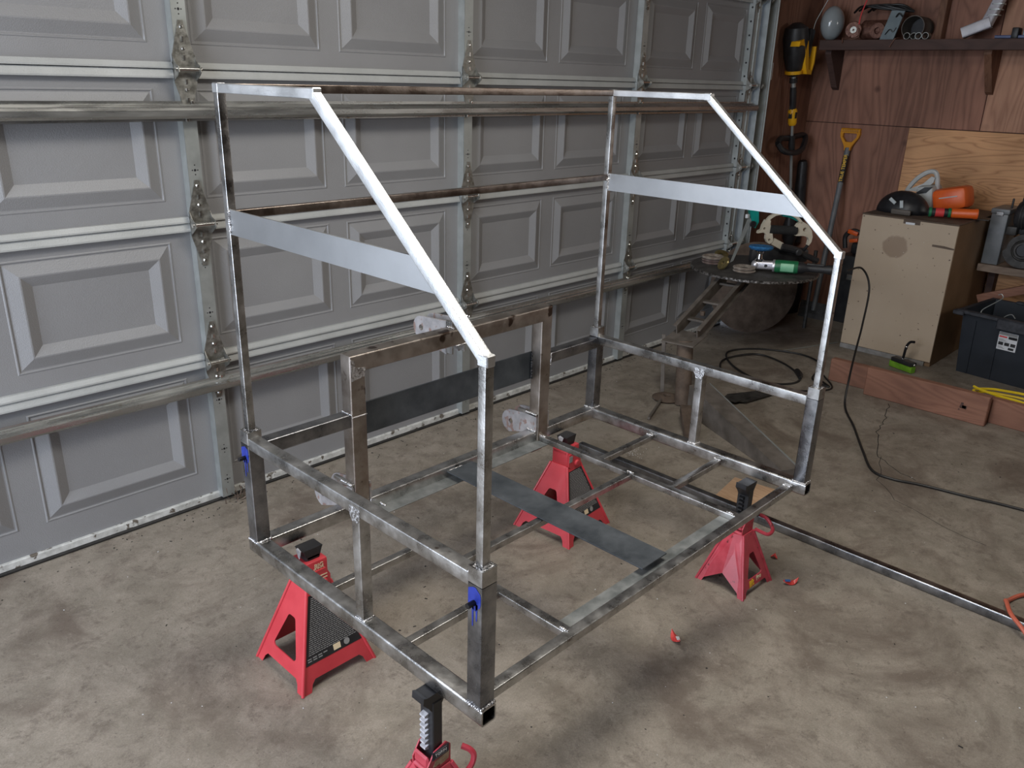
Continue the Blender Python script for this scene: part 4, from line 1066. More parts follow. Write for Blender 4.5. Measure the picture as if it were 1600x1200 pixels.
# cords
def cord(name, pts, r, mat, lab, cat='cord', n=8, seg=8):
    m = MB(); m.tube(spline(pts, seg), r, n); return tag(build(name, m, mat), lab, cat)
cord('power_cord', [(3.462, 0.815, 0.602), (3.60, 0.79, 0.60), (3.62, 0.74, 0.50), (3.48, 0.69, 0.33), (3.33, 0.645, 0.235), (3.13, 0.58, 0.14), (3.03, 0.54, 0.03), (2.86, 0.42, 0.006), (2.62, 0.28, 0.006),
     (2.45, 0.17, 0.006), (2.43, 0.08, 0.006), (2.465, -0.026, 0.006), (2.50, -0.2, 0.006), (2.54, -0.38, 0.006), (2.6, -0.9, 0.006)], 0.0055, 'cord', 'black power cord drooping from the green grinder across the floor to the right')
r = thing('extension_cord', 'black cord loops on the floor between the pedestal table and the tan cabinet', 'cord', (3.2, 1.05, 0))
m = MB(); m.tube(spline([(2.98, 1.16, 0.006), (3.141, 1.307, 0.006), (3.30, 1.36, 0.008), (3.50, 1.28, 0.012), (3.48, 1.10, 0.008), (3.34, 0.925, 0.006), (3.20, 0.90, 0.006), (3.10, 1.02, 0.006), (3.20, 1.26, 0.012), (3.42, 1.42, 0.008),
     (3.62, 1.33, 0.006), (3.72, 1.10, 0.006), (3.62, 0.93, 0.006), (3.36, 0.86, 0.006), (3.30, 0.74, 0.006), (3.37, 0.82, 0.006)], 8), 0.0055, 8); build('cable', m, 'cord', r)
m = MB(); m.tube([(3.385, 0.965, 0.016), (3.34, 0.925, 0.014), (3.30, 0.905, 0.010)], [0.016, 0.017, 0.009], 10); build('plug', m, 'cord', r)
cord('thin_cable', [(2.95, 0.98, 0.005), (3.1, 0.84, 0.005), (3.28, 0.72, 0.005), (3.46, 0.84, 0.005)], 0.0045, 'cord', 'thin black cable end lying in front of the cord loops')
cord('air_hose', [(2.1, -0.72, 0.008), (1.99, -0.60, 0.008), (1.896, -0.53, 0.008), (1.825, -0.505, 0.008), (1.765, -0.508, 0.040), (1.74, -0.515, 0.050), (1.685, -0.54, 0.050), (1.655, -0.575, 0.040), (1.630, -0.63, 0.012), (1.625, -0.70, 0.009), (1.62, -.8, .009)], 0.0065, 'cord_orange',
     'faded red cord loop lying over the long tube at the right picture edge')
# yellow rope coil behind the right plank
r = thing('yellow_cord_coil', 'bright yellow cord coil on the floor behind the right plank', 'cord', (3.62, -0.05, 0))
m = MB(); rnd = random.Random(3); pts = []
for k in range(64):
    a = 2 * math.pi * k / 16; pts.append((3.615 + 0.085 * math.sin(a) + rnd.uniform(-.014, .014), -0.07 + 0.20 * math.cos(a) + rnd.uniform(-.015, .015), 0.012 + 0.024 * (k / 16) + rnd.uniform(0, .008)))
m.tube(spline(pts, 3), 0.0065, 6); build('coil', m, 'yellow_rope', r)
# magnetic sweeper head / green rubbing tool
r = thing('hand_roller', 'small lime green bar with a bent black handle standing before the tan cabinet', 'tool', (3.93, 0.585, 0))
A, B = vec(3.945, 0.655, 0), vec(3.895, 0.515, 0)
dd = (B - A).normalized(); nn = vec(-dd.y, dd.x, 0)
m = MB(); m.sweep(A + vec(0, 0, .020), B + vec(0, 0, .020), rrect(0.035, 0.036, 0.004), (0, 0, 1)); build('green_bar', m, 'lime', r)
m = MB(); m.sweep(A + dd * .012 + vec(0, 0, .050), B - dd * .005 + vec(0, 0, .050), rrect(0.05, 0.024, 0.008), (0, 0, 1)); build('black_block', m, 'black_plastic', r)
m = MB(); m.tube(spline([(3.925, 0.59, 0.06), (3.925, 0.588, 0.10), (3.93, 0.585, 0.14), (3.935, 0.572, 0.165), (3.93, 0.548, 0.172)], 5), 0.0075, 8); h_ = build('handle', m, 'black_steel', r)
for p in ((3.926, 0.59, 0.064), (3.93, 0.585, 0.135)):
    m = MB(); m.sphere(p, 0.0095, n=10, m=6); build('chrome_ferrule', m, 'chrome', h_)
for p in (A + vec(0, 0, .05), B + vec(0, 0, .05)):
    m = MB(); m.sphere(p, 0.008, n=10, m=6); build('end_screw', m, 'chrome', r)

# ------------------------------------------------------------------ tan cabinet
CX0, CX1, CY0, CY1, CZ = 4.075, 4.86, 0.490, 1.016, 0.822
r = thing('cabinet', 'tall scuffed tan painted wooden cabinet standing on the floor by the right wall', 'cabinet', (CX0, (CY0 + CY1) / 2 - .01, 0))
m = MB(); m.box(CX0 + 0.018, CX1, CY0, CY1, 0.0, CZ - 0.002, 0.002); build('carcass', m, 'cab_side', r, 25)
m = MB(); m.box(CX0, CX0 + 0.018, CY0 - 0.002, CY1 + 0.002, 0.030, CZ - 0.004, 0.002); build('front_panel', m, 'cab_front', r, 25)
m = MB(); m.box(CX0 - 0.002, CX0 + 0.018, CY0 + .03, CY1 + 0.002, 0.0, 0.029, 0.001); build('base_strip', m, 'strip', r, 0)
m = MB(); m.box(CX0 - 0.004, CX1, CY0 - 0.004, CY1 + 0.004, CZ - 0.003, CZ + 0.004, 0.002); build('top_panel', m, 'rust', r, 25)
m = MB(); m.box(CX0 - 0.0014, CX0, 0.690, 0.782, CZ - 0.026, CZ - 0.004); build('brown_tape', m, 'rust', r, 0)
m = MB(); m.box(CX0 - 0.0022, CX0 - .001, 0.718, 0.768, CZ - 0.0285, CZ - 0.0165); build('white_tab', m, 'paper', r, 0)
m = MB(); m.prism([(0, .0), (.115, -.004), (.118, .004), (.06, .012), (0, .012)], (CX0 - .0005, 0.605, .69), (0, -1, 0), (0, 0, 1), (-.0004, 0, 0)); build('scrape_mark', m, 'rust', r, 0)
CT = CZ + 0.0045

# ------------------------------------------------------------------ tools on the cabinet
# welding cap / shade
r = thing('black_face_shield', 'black curved cap with a dark open visor lying on the tan cabinet', 'shield', (4.28, 0.86, CT))
m = MB(); n1, n2 = 20, 8; vs = []
for j in range(n2 + 1):
    ph = R(90) * j / n2
    for i in range(n1 + 1):
        th = R(-20) + R(220) * i / n1
        rx, ry = 0.115, 0.150
        vs.append((4.30 + rx * math.cos(ph) * -math.sin(th) * 0.9, 0.875 + ry * math.cos(ph) * math.cos(th), CT + 0.125 * math.sin(ph) + 0.001))
fs = [(j * (n1 + 1) + i, j * (n1 + 1) + i + 1, (j + 1) * (n1 + 1) + i + 1, (j + 1) * (n1 + 1) + i) for j in range(n2) for i in range(n1)]
m.add(vs, fs); sh = build('shell', m, 'black', r)
md = sh.modifiers.new('thick', 'SOLIDIFY'); md.thickness = 0.004
m = MB(); m.box(-.012, .004, -.055, .055, 0, .030, .006, xform((4.165, 0.835, CT + .004), ry=R(-8))); build('visor_pad', m, 'rust_grey', r, 25)
for (y, z, a) in ((0.905, 0.072, 35), (0.852, 0.058, 80)):
    m = MB(); m.box(-.0015, .0015, -.022, .022, -.010, .010, .001, xform((4.195, y, CT + z), rx=R(a))); build('silver_sticker', m, 'galv', r, 0)
# chain saw: pale handle, orange body
r = thing('chainsaw', 'orange and pale grey chainsaw lying behind the black shield on the tan cabinet', 'chainsaw', (4.52, 0.74, CT))
m = MB(); m.box(-.09, .09, -.095, .095, 0, .130, .030, xform((4.50, 0.655, CT + .026), rx=R(-14))); bd = build('engine_cover', m, 'orange', r)
m = MB(); m.box(-.0915, -.088, -.05, .05, .075, .081, .0005, xform((4.50, 0.655, CT + .026), rx=R(-14))); build('logo_strip', m, 'white_plastic', bd, 0)
m = MB(); m.box(-.094, .094, -.05, .05, 0, .145, .026, xform((4.50, 0.795, CT + .010), rx=R(-8))); build('fan_housing', m, 'white_plastic', r)
m = MB(); m.tube(spline([(4.50, 0.95, CT + .05), (4.49, 0.93, CT + .12), (4.48, 0.885, CT + .185), (4.48, 0.835, CT + .225), (4.48, 0.795, CT + .23), (4.48, 0.775, CT + .20), (4.49, 0.765, CT + .13)], 6), [0.014] * 36 + [0.012], 8)
build('front_handle', m, 'white_plastic', r)
m = MB(); m.prism([(0, 0), (.09, .05), (.13, .095), (.15, .09), (.145, .06), (.09, .0)], (4.455, 0.93, CT + .11), (0, -1, 0), (0, 0, 1), (0.014, 0, 0)); build('hand_guard', m, 'white_plastic', r, 25)
m = MB(); m.prism([(0, 0), (.06, .05), (.10, .055), (.075, .02)], (4.40, 0.87, CT + .095), (0, -1, 0), (0, 0, 1), (0.02, 0, 0)); build('choke_flap', m, 'black', r, 25)
# orange and green cylinder tools
r = thing('caulk_tube', 'orange capped tube with green and black ends lying on the cabinet front corner', 'tube', (4.20, 0.60, CT))
a, b = vec(4.20, 0.705, CT + .033), vec(4.30, 0.465, CT + .040); d_ = (b - a).normalized()
m = MB(); m.lathe([(0, 0), (.020, 0), (.024, .006), (.024, .115), (.020, .12), (0, .12)], a, d_, 16); g = build('black_sleeve', m, 'black_plastic', r)
for h0 in (0.006, 0.105):
    m = MB(); m.lathe([(.024, h0), (.0275, h0 + .002), (.0275, h0 + .014), (.024, h0 + .016)], a, d_, 16, True); build('green_collar', m, 'green_tool', g)
m = MB(); m.lathe([(.0242, .04), (.0252, .04), (.0252, .085), (.0242, .085)], a, d_, 16, True); build('pink_band', m, 'red_print', g)
m = MB(); m.lathe([(0, .12), (.022, .12), (.027, .128), (.027, .235), (.029, .240), (.029, .255), (.022, .258), (0, .258)], a, d_, 18); build('orange_cap', m, 'orange', r)
m = MB(); m.box(-.05, .05, -.10, .10, 0, .006, .001, xform((4.40, 0.53, CT + .0004), rz=R(10)))
tag(build('flat_file', m, 'dark_iron', None, 0), 'flat dark metal sheet lying under the orange capped tube', 'sheet')

# ------------------------------------------------------------------ low shelf with motors, behind the tote
sh = thing('low_shelf', 'rough low wooden shelf at the right wall behind the black tote', 'shelf', (4.72, -0.25, 0))
m = MB(); m.box(4.58, 4.945, -1.3, 0.482, 0.505, 0.548, 0.002); build('shelf_board', m, 'shelf_wood', sh, 25)
m = MB(); m.sweep((4.63, 0.45, 0.33), (4.63, 0.10, 0.48), rrect(0.035, 0.05, .003), (0, 0, 1)); build('brace', m, 'wood_red', sh, 25)
for y in (0.46, -1.2):
    m = MB(); m.box(4.86, 4.94, y - .02, y + .02, 0, 0.505, 0.002); build('leg', m, 'lumber', sh, 25)
SZ = 0.549
r = thing('grey_metal_box', 'tall grey metal case on the low shelf between cabinet and black motor', 'case', (4.72, 0.425, SZ))
m = MB(); m.box(4.60, 4.84, 0.385, 0.475, SZ, 0.845, 0.006); bx = build('case', m, 'grey_case', r)
m = MB(); m.box(4.596, 4.845, 0.380, 0.480, 0.845, 0.875, 0.006); build('lid', m, 'grey_case', r)
m = MB(); m.box(4.592, 4.598, 0.41, 0.45, 0.835, 0.86, 0.002); build('latch', m, 'shine', r, 0)
m = MB(); m.lathe([(0, 0), (.006, 0), (.006, .05), (.004, .055), (0, .055)], (4.7, 0.40, 0.875)); build('knob', m, 'black', r)
r = thing('blower_motor', 'black electric motor with scroll blower housing on the low shelf', 'motor', (4.68, 0.24, SZ))
sc = (4.60, 0.262, 0.680)
m = MB(); prof = []
for k in range(34):
    a = 2 * math.pi * k / 34; rr = 0.088 + 0.020 * (k / 34); prof.append((rr * math.cos(a), rr * math.sin(a)))
m.prism([(p[0], p[1]) for p in prof], (4.57, sc[1], sc[2] - .020), (0, 1, 0), (0, 0, 1), (0.085, 0, 0)); hsg = build('scroll_housing', m, 'dark_iron', r, 35)
m = MB(); m.lathe([(.036, .0), (.060, .0), (.062, .006), (.056, .012), (.052, .010), (.046, .016), (.036, .016), (.034, .0)], (4.57, sc[1], sc[2] - .02), (-1, 0, 0), 22, True); build('inlet_ring', m, 'dark_iron', hsg)
m = MB(); m.lathe([(0, 0), (.034, 0), (.034, .003), (0, .003)], (4.5695, sc[1], sc[2] - .02), (-1, 0, 0), 18); build('inlet_opening', m, 'black', hsg)
m = MB(); m.box(4.575, 4.65, .32, .374, .735, .785, .006); build('outlet', m, 'dark_iron', hsg)
m = MB(); m.lathe([(0, 0), (.05, 0), (.075, .01), (.085, .03), (.085, .17), (.075, .19), (.04, .2), (0, .2)], (4.66, 0.36, 0.845), (0, -1, 0), 24); mt = build('motor_can', m, 'black_plastic', r)
m = MB()
for k in range(9): m.lathe([(.085, .035 + k * .016), (.089, .037 + k * .016), (.089, .041 + k * .016), (.085, .043 + k * .016)], (4.66, 0.36, 0.845), (0, -1, 0), 24, True)
fi = build('cooling_fin', m, 'dark_iron', mt); fi['kind'] = 'stuff'
m = MB(); m.box(4.62, 4.70, 0.20, 0.32, 0.74, 0.785, .006); build('mounting_foot', m, 'black_plastic', r)
m = MB(); m.lathe([(0, 0), (.03, 0), (.034, .01), (.034, .05), (.028, .06), (0, .06)], (4.62, 0.33, 0.93), (0, -1, 0), 16); build('capacitor_cover', m, 'black_plastic', r)

# ------------------------------------------------------------------ black tote
r = thing('storage_tote', 'open black plastic storage tote with a white product label, cut off by the right edge', 'tote', (4.33, 0.02, 0))
rz = R(7); Mt = xform((4.115, 0.40, 0), rz=-rz)    # local +x into the room's depth, -y along the front
def TP(x, y, z): return Mt @ Vector((x, y, z))
LY, LXd, HT = 0.66, 0.44, 0.365
def tbox(x0, x1, y0, y1, z0, z1, ch=0.003, mm=None):
    m = MB() if mm is None else mm; m.box(x0, x1, y0, y1, z0, z1, ch, Mt); return m
# tapered walls
def wall_quad(m, p, q, inset0, inset1, t=0.004):
    pass
m = MB()
def shell(z, g, ins=0.0): return [TP(g + ins, -g - ins, z), TP(LXd - g - ins, -g - ins, z), TP(LXd - g - ins, -LY + g + ins, z), TP(g + ins, -LY + g + ins, z)]
o0, o1 = shell(0.0, 0.035), shell(HT, 0.012); i1, i0 = shell(HT, 0.012, 0.005), shell(0.006, 0.035, 0.005)
m.add(o0 + o1 + i1 + i0, [(0, 1, 2, 3), (12, 15, 14, 13)] + [(a, (a + 1) % 4, 4 + (a + 1) % 4, 4 + a) for a in range(4)] + [(4 + a, 4 + (a + 1) % 4, 8 + (a + 1) % 4, 8 + a) for a in range(4)] + [(8 + a, 8 + (a + 1) % 4, 12 + (a + 1) % 4, 12 + a) for a in range(4)])
tb = build('tub', m, 'tote', r, 0)
for k in range(5):      # vertical ribs on the front
    y = -0.09 - k * 0.125
    if k == 2: continue
    m = MB(); m.prism([(-.004, 0), (.004, 0), (.004, 1), (-.004, 1)], TP(0.034, y, 0.004), Mt.to_3x3() @ Vector((0, 1, 0)), TP(0.0115, y, HT - .05) - TP(0.034, y, 0.004), Mt.to_3x3() @ Vector((-0.005, 0, 0)))
    build('rib', m, 'tote', tb, 0)
m = MB()
ring = [(-0.012, 0.012, 0.30), ]
for (x0, x1, y0, y1) in ((-0.014, 0.014, -LY - .014, 0.014), (LXd - .014, LXd + .014, -LY - .014, .014), (0.014, LXd - .014, -0.014, 0.014), (0.014, LXd - .014, -LY - .014, -LY + .014)):
    m.box(x0, x1, y0, y1, HT - 0.022, HT, 0.004, Mt)
build('rim', m, 'tote_rim', r)
m = MB(); m.box(-0.020, -0.004, -0.36, -0.205, HT - 0.062, HT - .004, 0.004, Mt); build('grab_tab', m, 'tote_rim', r)
m = MB(); m.box(-.024, .02, -0.03, 0.03, HT - .03, HT - .005, .004, Mt); build('corner_tab', m, 'tote_rim', r)
for k in range(2):
    m = MB(); m.box(LXd - .030, LXd + .006, -0.22 - k * .12, -0.13 - k * .12, HT - .002, HT + .012, .003, Mt); build('lid_lug', m, 'tote_rim', r)
# label
u_ = Mt.to_3x3() @ Vector((0, -1, 0)); v_ = (TP(0.012, 0, HT) - TP(0.035, 0, 0)).normalized(); lo_ = TP(0.0125 + .005, -0.225, 0.245)
nrm = u_.cross(v_).normalized()
if nrm.x > 0: nrm = -nrm
lo_ = TP(0.035 - 0.023 * 0.20 / HT, -0.218, 0.188) + nrm * 0.0012
def lab_poly(x0, x1, y0, y1, mat, nm, par, k=1):
    m = MB(); m.prism([(x0, y0), (x1, y0), (x1, y1), (x0, y1)], lo_ + nrm * 0.0006 * k, u_, v_, nrm * 0.0005); return build(nm, m, mat, par, 0)
lb = lab_poly(0, 0.098, 0, 0.100, 'paper', 'product_label', r, 0)
lab_poly(.002, .096, .083, .098, 'grey_print', 'grey_band', lb)
lab_poly(.052, .096, .066, .081, 'black', 'black_band', lb)
lab_poly(.004, .045, .070, .078, 'red_print', 'red_name_bar', lb)
for k in range(3): lab_poly(.006 + .031 * k, .031 + .031 * k, .026, .044, 'black_plastic', 'picture', lb)
for k in range(4): lab_poly(.006, .050 - k * .007, .052 + k * .0035 - .003, .0535 + k * .0035 - .003, 'grey_print', 'text_line', lb)
for k in range(3): lab_poly(.006, .040 - k * .007, .008 + k * .005, .0105 + k * .005, 'grey_print', 'text_line', lb)
lab_poly(.060, .088, .006, .019, 'black_plastic', 'bar_code', lb)
# wire hook and odd bits in the tote
m = MB(); m.tube(spline([TP(.03, -.10, .34), TP(.06, -.09, .37), TP(.07, -.14, .42), TP(.07, -.175, .455), TP(.07, -.165, .475), TP(.07, -.150, .468)], 5), 0.0028, 6)
tag(build('bent_wire', m, 'galv'), 'bent steel wire hook sticking out of the black tote', 'wire')
m = MB(); m.tube(spline([TP(.10, -.18, .30), TP(.08, -.20, .35), TP(.09, -.23, .372), TP(.10, -.25, .352)], 5), 0.0025, 6)
tag(build('short_wire', m, 'galv'), 'short curled wire lying inside the black tote', 'wire')
m = MB(); m.box(.09, .34, -.56, -.15, .007, .26, .02, Mt); tag(build('dark_bundle', m, 'black_plastic'), 'dark lump of things filling the inside of the black tote', 'bundle')

# ------------------------------------------------------------------ pedestal table with disc top
TC = vec(3.37, 1.30, 0.0); TZ = 0.550
r = thing('pedestal_table', 'round pitted steel disc table on a welded channel pedestal by the door track', 'table', (2.50, 1.14, 0))
m = MB(); m.lathe([(0, -0.018), (.30, -0.018), (.345, -.014), (.345, 0.0), (.335, .002), (0, .002)], (TC.x, TC.y, TZ), (0, 0, 1), 48); tp = build('disc_top', m, 'tabletop', r)
m = MB(); m.lathe([(.345, -.015), (.351, -.013), (.351, -.002), (.345, .000)], (TC.x, TC.y, TZ), (0, 0, 1), 60, True); build('worn_rim', m, 'tablerim', tp)
# sloping channel neck: two C rails and crosspieces
Pb, Pt = vec(2.60, 1.22, 0.335), vec(3.20, 1.31, 0.515)
ax = (Pt - Pb).normalized(); sd = vec(-ax.y, ax.x, 0).normalized()
cprof = [(-.006, -.032), (.016, -.032), (.016, -.027), (0, -.027), (0, .027), (.016, .027), (.016, .032), (-.006, .032)]
for s in (-1, 1):
    m = MB(); off = sd * (0.058 * s)
    m.sweep(Pb + off, Pt + off, [(a * s * -1, b) for a, b in cprof], (0, 0, 1)); build('channel_rail', m, 'rust_grey', r, 0)
for t in (0.22, 0.52, 0.86):
    c = Pb.lerp(Pt, t); m = MB(); m.sweep(c - sd * .055, c + sd * .055, [(-.02, -.005), (.02, -.005), (.02, .005), (-.02, .005)], (0, 0, 1)); build('crosspiece', m, 'rust_grey', r, 0)
m = MB(); c = Pb.lerp(Pt, .3); m.lathe([(0, 0), (.013, 0), (.013, .02), (0, .02)], c, (0, 0, 1), 6); build('nut', m, 'rust', r)
m = MB(); m.box(-.09, .09, -.085, .085, -.008, .0, .002, xform((2.575, 1.215, .318), ry=R(-6), rz=R(10))); build('neck_plate', m, 'rust_grey', r, 0)
m = MB(); m.tube([(2.50, 1.14, 0.0), (2.555, 1.195, 0.310)], 0.040, 20); build('post', m, 'rust', r)
m = MB(); m.box(3.24, 3.50, 1.20, 1.42, TZ - .035, TZ - .018, .003); build('mounting_pad', m, 'rust_grey', r, 25)
m = MB(); m.sweep((2.60, 1.345, 0.30), (2.565, 1.30, 0.0), [(-.011, -.011), (.011, -.011), (.011, -.007), (-.007, -.007), (-.007, .011), (-.011, .011)], (1, 0, 0)); build('angle_leg', m, 'rust_grey', r, 0)
m = MB(); m.tube([(2.50, 1.255, 0.012), (2.20, 1.135, 0.012)], 0.0075, 8); build('thin_foot', m, 'rust_grey', r)
m = MB(); m.lathe([(.02, 0), (.065, 0), (.075, .01), (.05, .02), (.02, .02)], (2.50, 1.235, 0.001), (0, 0, 1), 20, True); build('foot_ring', m, 'rust', r)
# long tapering channel foot toward the frame
A_, B_ = vec(2.47, 1.04, 0.072), vec(2.13, 0.385, 0.020); ax = (B_ - A_).normalized(); sd = vec(-ax.y, ax.x, 0)
m = MB()
vs = []
for P_, w, h in ((A_, .055, .072), (B_, .042, .020)):
    for s in (-1, 1):
        for z in (-1, 1): vs.append(P_ + sd * (s * w) + vec(0, 0, z * h * (1 if z > 0 else .98)))
m.add(vs, [(0, 1, 5, 4), (3, 2, 6, 7), (1, 3, 7, 5), (0, 4, 6, 2), (0, 2, 3, 1), (4, 5, 7, 6)]); build('tapered_foot', m, 'rust_grey', r, 0)
m = MB(); m.sweep(A_ + sd * .056 + vec(0, 0, .07), B_ + sd * .043 + vec(0, 0, .021), [(-.003, -.001), (.003, -.001), (.003, .003), (-.003, .003)], (0, 0, 1)); build('bright_edge', m, 'galv', r, 0)
m = MB(); m.sweep((2.33, 1.02, .06), (2.13, .86, .02), rrect(.05, .04, .003), (0, 0, 1)); build('short_foot', m, 'rust', r)
m = MB(); m.prism([(0, 0), (.10, .02), (.34, -.10), (.30, -.14), (.08, -.10)], (2.66, 1.02, .012), (1, 0, 0), (0, 1, .0), (0, 0, .006)); m.prism([(0, 0), (.14, -.02), (.12, -.08), (.0, -.06)], (2.68, 1.01, .018), (1, 0, 0), (0, 1, 0), (0, 0, .006))
tag(build('rusty_sheet', m, 'dark_iron', None, 0), 'ragged dark sheet metal piece lying behind the tapered pedestal foot', 'sheet')
# big dished disc leaning below the table
m = MB(); q = vec(-.62, -.74, 0.12).normalized()
m.lathe([(0, .035), (.10, .030), (.20, .015), (.285, -.012), (.292, -.010), (.20, .022), (.10, .037), (0, .042)], (3.93, 1.565, 0.292), q, 40)
tag(build('dished_disc', m, 'rust', None), 'large brown dished steel disc leaning on the door track under the round table', 'disc')
T2 = TZ + 0.0025
# abrasive flap discs
def flap(x, y, z, R_, h, mat, lab, tilt=0, grp='worn flap discs on the round table', brass=False):
    r = thing('flap_disc', lab, 'disc', (x, y, z), grp)
    m = MB(); m.lathe([(R_ * .42, h * .30), (R_ * .55, h * .62), (R_ * .8, h), (R_ * .96, h * .8), (R_, h * .5), (R_ * .95, h * .12), (R_ * .5, 0), (R_ * .40, .001)], (x, y, z), (math.sin(tilt), 0, math.cos(tilt)), 28, True)
    build('flap_ring', m, mat, r)
    m = MB(); m.lathe([(R_ * .17, 0.002), (R_ * .43, .002), (R_ * .43, h * .32), (R_ * .2, h * .2), (R_ * .17, .008)], (x, y, z), (math.sin(tilt), 0, math.cos(tilt)), 20, True)
    build('hub', m, 'dark_iron', r)
    return r
x, y = 3.270, 1.505
flap(x, y, T2, 0.062, 0.014, 'abrasive_red', 'bottom maroon flap disc in the stack of three at the table edge')
flap(x + .002, y + .004, T2 + .0145, 0.062, 0.014, 'abrasive_red', 'middle flap disc in the stack of three at the table edge')
flap(x - .004, y - .002, T2 + .029, 0.064, 0.017, 'abrasive', 'top grey flap disc in the stack of three at the table edge')
x, y = 3.215, 1.275
flap(x, y, T2, 0.062, 0.013, 'abrasive', 'lower pale flap disc of the pair in the middle front of the table')
flap(x + .003, y + .003, T2 + .0135, 0.061, 0.016, 'abrasive', 'upper pale flap disc of the pair in the middle front of the table')
# brass hubs leaning on the stack
for (p, q, lab) in (((3.185, 1.385, T2 + .030), (-.75, .45, .5), 'brass hub of a spent flap disc leaning against the stack, in front'), ((3.375, 1.515, T2 + .030), (-.3, -.3, .9), 'second brass hub lying behind the flap disc stack')):
    m = MB(); m.lathe([(.010, .0), (.014, .002), (.028, .004), (.040, .0), (.040, .010), (.034, .012), (.014, .009), (.010, .009)], p, q, 22, True)
    tag(build('brass_hub', m, 'brass'), lab, 'hub', 'brass hubs on the round table')
# grinder
r = thing('angle_grinder', 'green and black angle grinder with a blue disc upward, lying on the round table', 'grinder', (3.36, 1.10, T2))
ga, gb = vec(3.285, 1.225, T2 + 0.036), vec(3.445, 0.855, T2 + 0.046); gd = (gb - ga).normalized(); GL = (gb - ga).length
side = gd.cross(vec(0, 0, 1)).normalized()
def gl(t, s=0, u=0): return ga + gd * t + side * s + vec(0, 0, u)
m = MB(); m.lathe([(0, .075), (.026, .075), (.0335, .082), (.0345, .10), (.0345, .195), (.031, .205), (0, .205)], ga, gd, 24); gbdy = build('green_body', m, 'green_tool', r)
m = MB()
# curved pale label on the viewer side
vs = []
nseg = 6
for t in (.112, .180):
    for k in range(nseg + 1):
        a = R(-38 + 76 * k / nseg)
        vs.append(ga + gd * t + (vec(-abs(side.x), -abs(side.y), 0) * math.cos(a) + vec(0, 0, 1) * math.sin(a)) * .0352)
vs += [v + (v - (ga + gd * .15)).normalized() * .0003 for v in vs]
k = nseg + 1; fs = [(i, i + 1, k + i + 1, k + i) for i in range(nseg)]; fs += [tuple(2 * k + j for j in f) for f in fs]
m.add(vs, fs); build('pale_label', m, 'green_label', gbdy, 60)
m = MB(); m.lathe([(0, .200), (.0325, .200), (.030, .225), (.021, .245), (.020, .26), (.021, .33), (.026, .365), (.027, .40), (.018, .408), (0, .408)], ga, gd, 20); gh = build('black_handle', m, 'black_plastic', r)
m = MB(); m.sweep(gl(.245, 0, .022), gl(.33, 0, .020), rrect(.012, .012, .004), (0, 0, 1)); build('paddle_switch', m, 'dark_iron', gh)
m = MB(); m.lathe([(0, .07), (.033, .070), (.034, .075), (.034, .081), (0, .081)], ga, gd, 20); build('front_flange', m, 'silver', r)
m = MB(); m.sweep(gl(-.022, 0, .0), gl(.072, 0, .002), rrect(.040, .046, .012), (0, 0, 1)); gear = build('gear_head', m, 'silver', r)
m = MB(); m.sphere(gl(-.02, 0, .0), .0255, n=14, m=8); build('head_nose', m, 'silver', gear)
m = MB(); p = gl(.035, 0, 0); v_side = vec(-abs(side.x), -abs(side.y), 0); m.lathe([(.0045, .021), (.0085, .022), (.0085, .017), (.0045, .017)], p, v_side, 14, True); m.lathe([(0, .0205), (.005, .0205), (.005, .017), (0, .017)], p, v_side, 12); build('side_handle_socket', m, 'black', gear)
m = MB(); c = gl(-.004, 0, 0.02); m.lathe([(0, 0), (.024, 0), (.026, .008), (.016, .014), (.012, .040), (.022, .046), (.028, .058), (0, .064)], c, (0, 0, 1), 20); build('spindle_collar', m, 'chrome', r)
m = MB(); m.lathe([(0, .062), (.02, .062), (.056, .064), (.066, .074), (.062, .084), (.03, .076), (0, .074)], c, (.05, .02, 1), 30); dc = build('blue_flap_disc', m, 'blue_disc', r); dc['label'] = 'blue abrasive disc'
# cream, teal and black tool frame behind the grinder; plates face across the table
U_, N_ = vec(.80, -.60, 0), vec(.60, .80, 0)
O_ = vec(3.46, 1.30, 0)
def vpl(poly, mat, nm, back, t, par, hole=None):
    m = MB(); o = O_ + N_ * back
    if hole: m.ring_plate(poly, hole, o, U_, (0, 0, 1), N_ * t)
    else: m.prism(poly, o, U_, (0, 0, 1), N_ * t)
    return build(nm, m, mat, par, 25)
r = thing('portable_saw', 'cream plastic tool frame with black foam grip and teal hood, standing behind the grinder', 'saw', (3.60, 1.28, T2))
vpl([(-.012, .806), (.020, .802), (.020, .781), (.034, .750), (.047, .704), (.050, .688), (.041, .675), (.028, .671), (.014, .680), (.003, .700), (.003, .724), (-.015, .736), (-.049, .731), (-.046, .745), (-.030, .752), (-.026, .776)],
    'cream', 'left_bracket', 0, .022, r, [circ(.026, .694, .0075, 12), circ(-.012, .758, .007, 10)])
arc_o = [(-.006, .806), (.010, .826), (.040, .842), (.085, .850), (.135, .846), (.180, .826), (.214, .795)]
arc_i = [(.205, .785), (.172, .814), (.130, .832), (.085, .836), (.045, .829), (.020, .812), (.012, .802)]
vpl(arc_o + arc_i, 'cream', 'top_arch', 0, .018, r)
vpl([(.095, .845), (.150, .846), (.196, .822), (.203, .790), (.175, .802), (.135, .818), (.100, .822)], 'teal', 'teal_hood', .020, .05, r)
vpl([(.176, .767), (.186, .785), (.212, .797), (.250, .778), (.276, .745), (.286, .710), (.284, .682), (.271, .660), (.264, .664), (.268, .690), (.258, .708), (.232, .716), (.184, .716), (.180, .742)], 'cream', 'right_bracket', 0, .024, r,
    [circ(.232, .752, .0115, 12)])
m = MB(); a_, b_ = O_ + U_ * .022 + N_ * .012 + vec(0, 0, .752), O_ + U_ * .186 + N_ * .012 + vec(0, 0, .744)
m.tube([a_, b_], .0245, 16); build('foam_grip', m, 'foam', r)
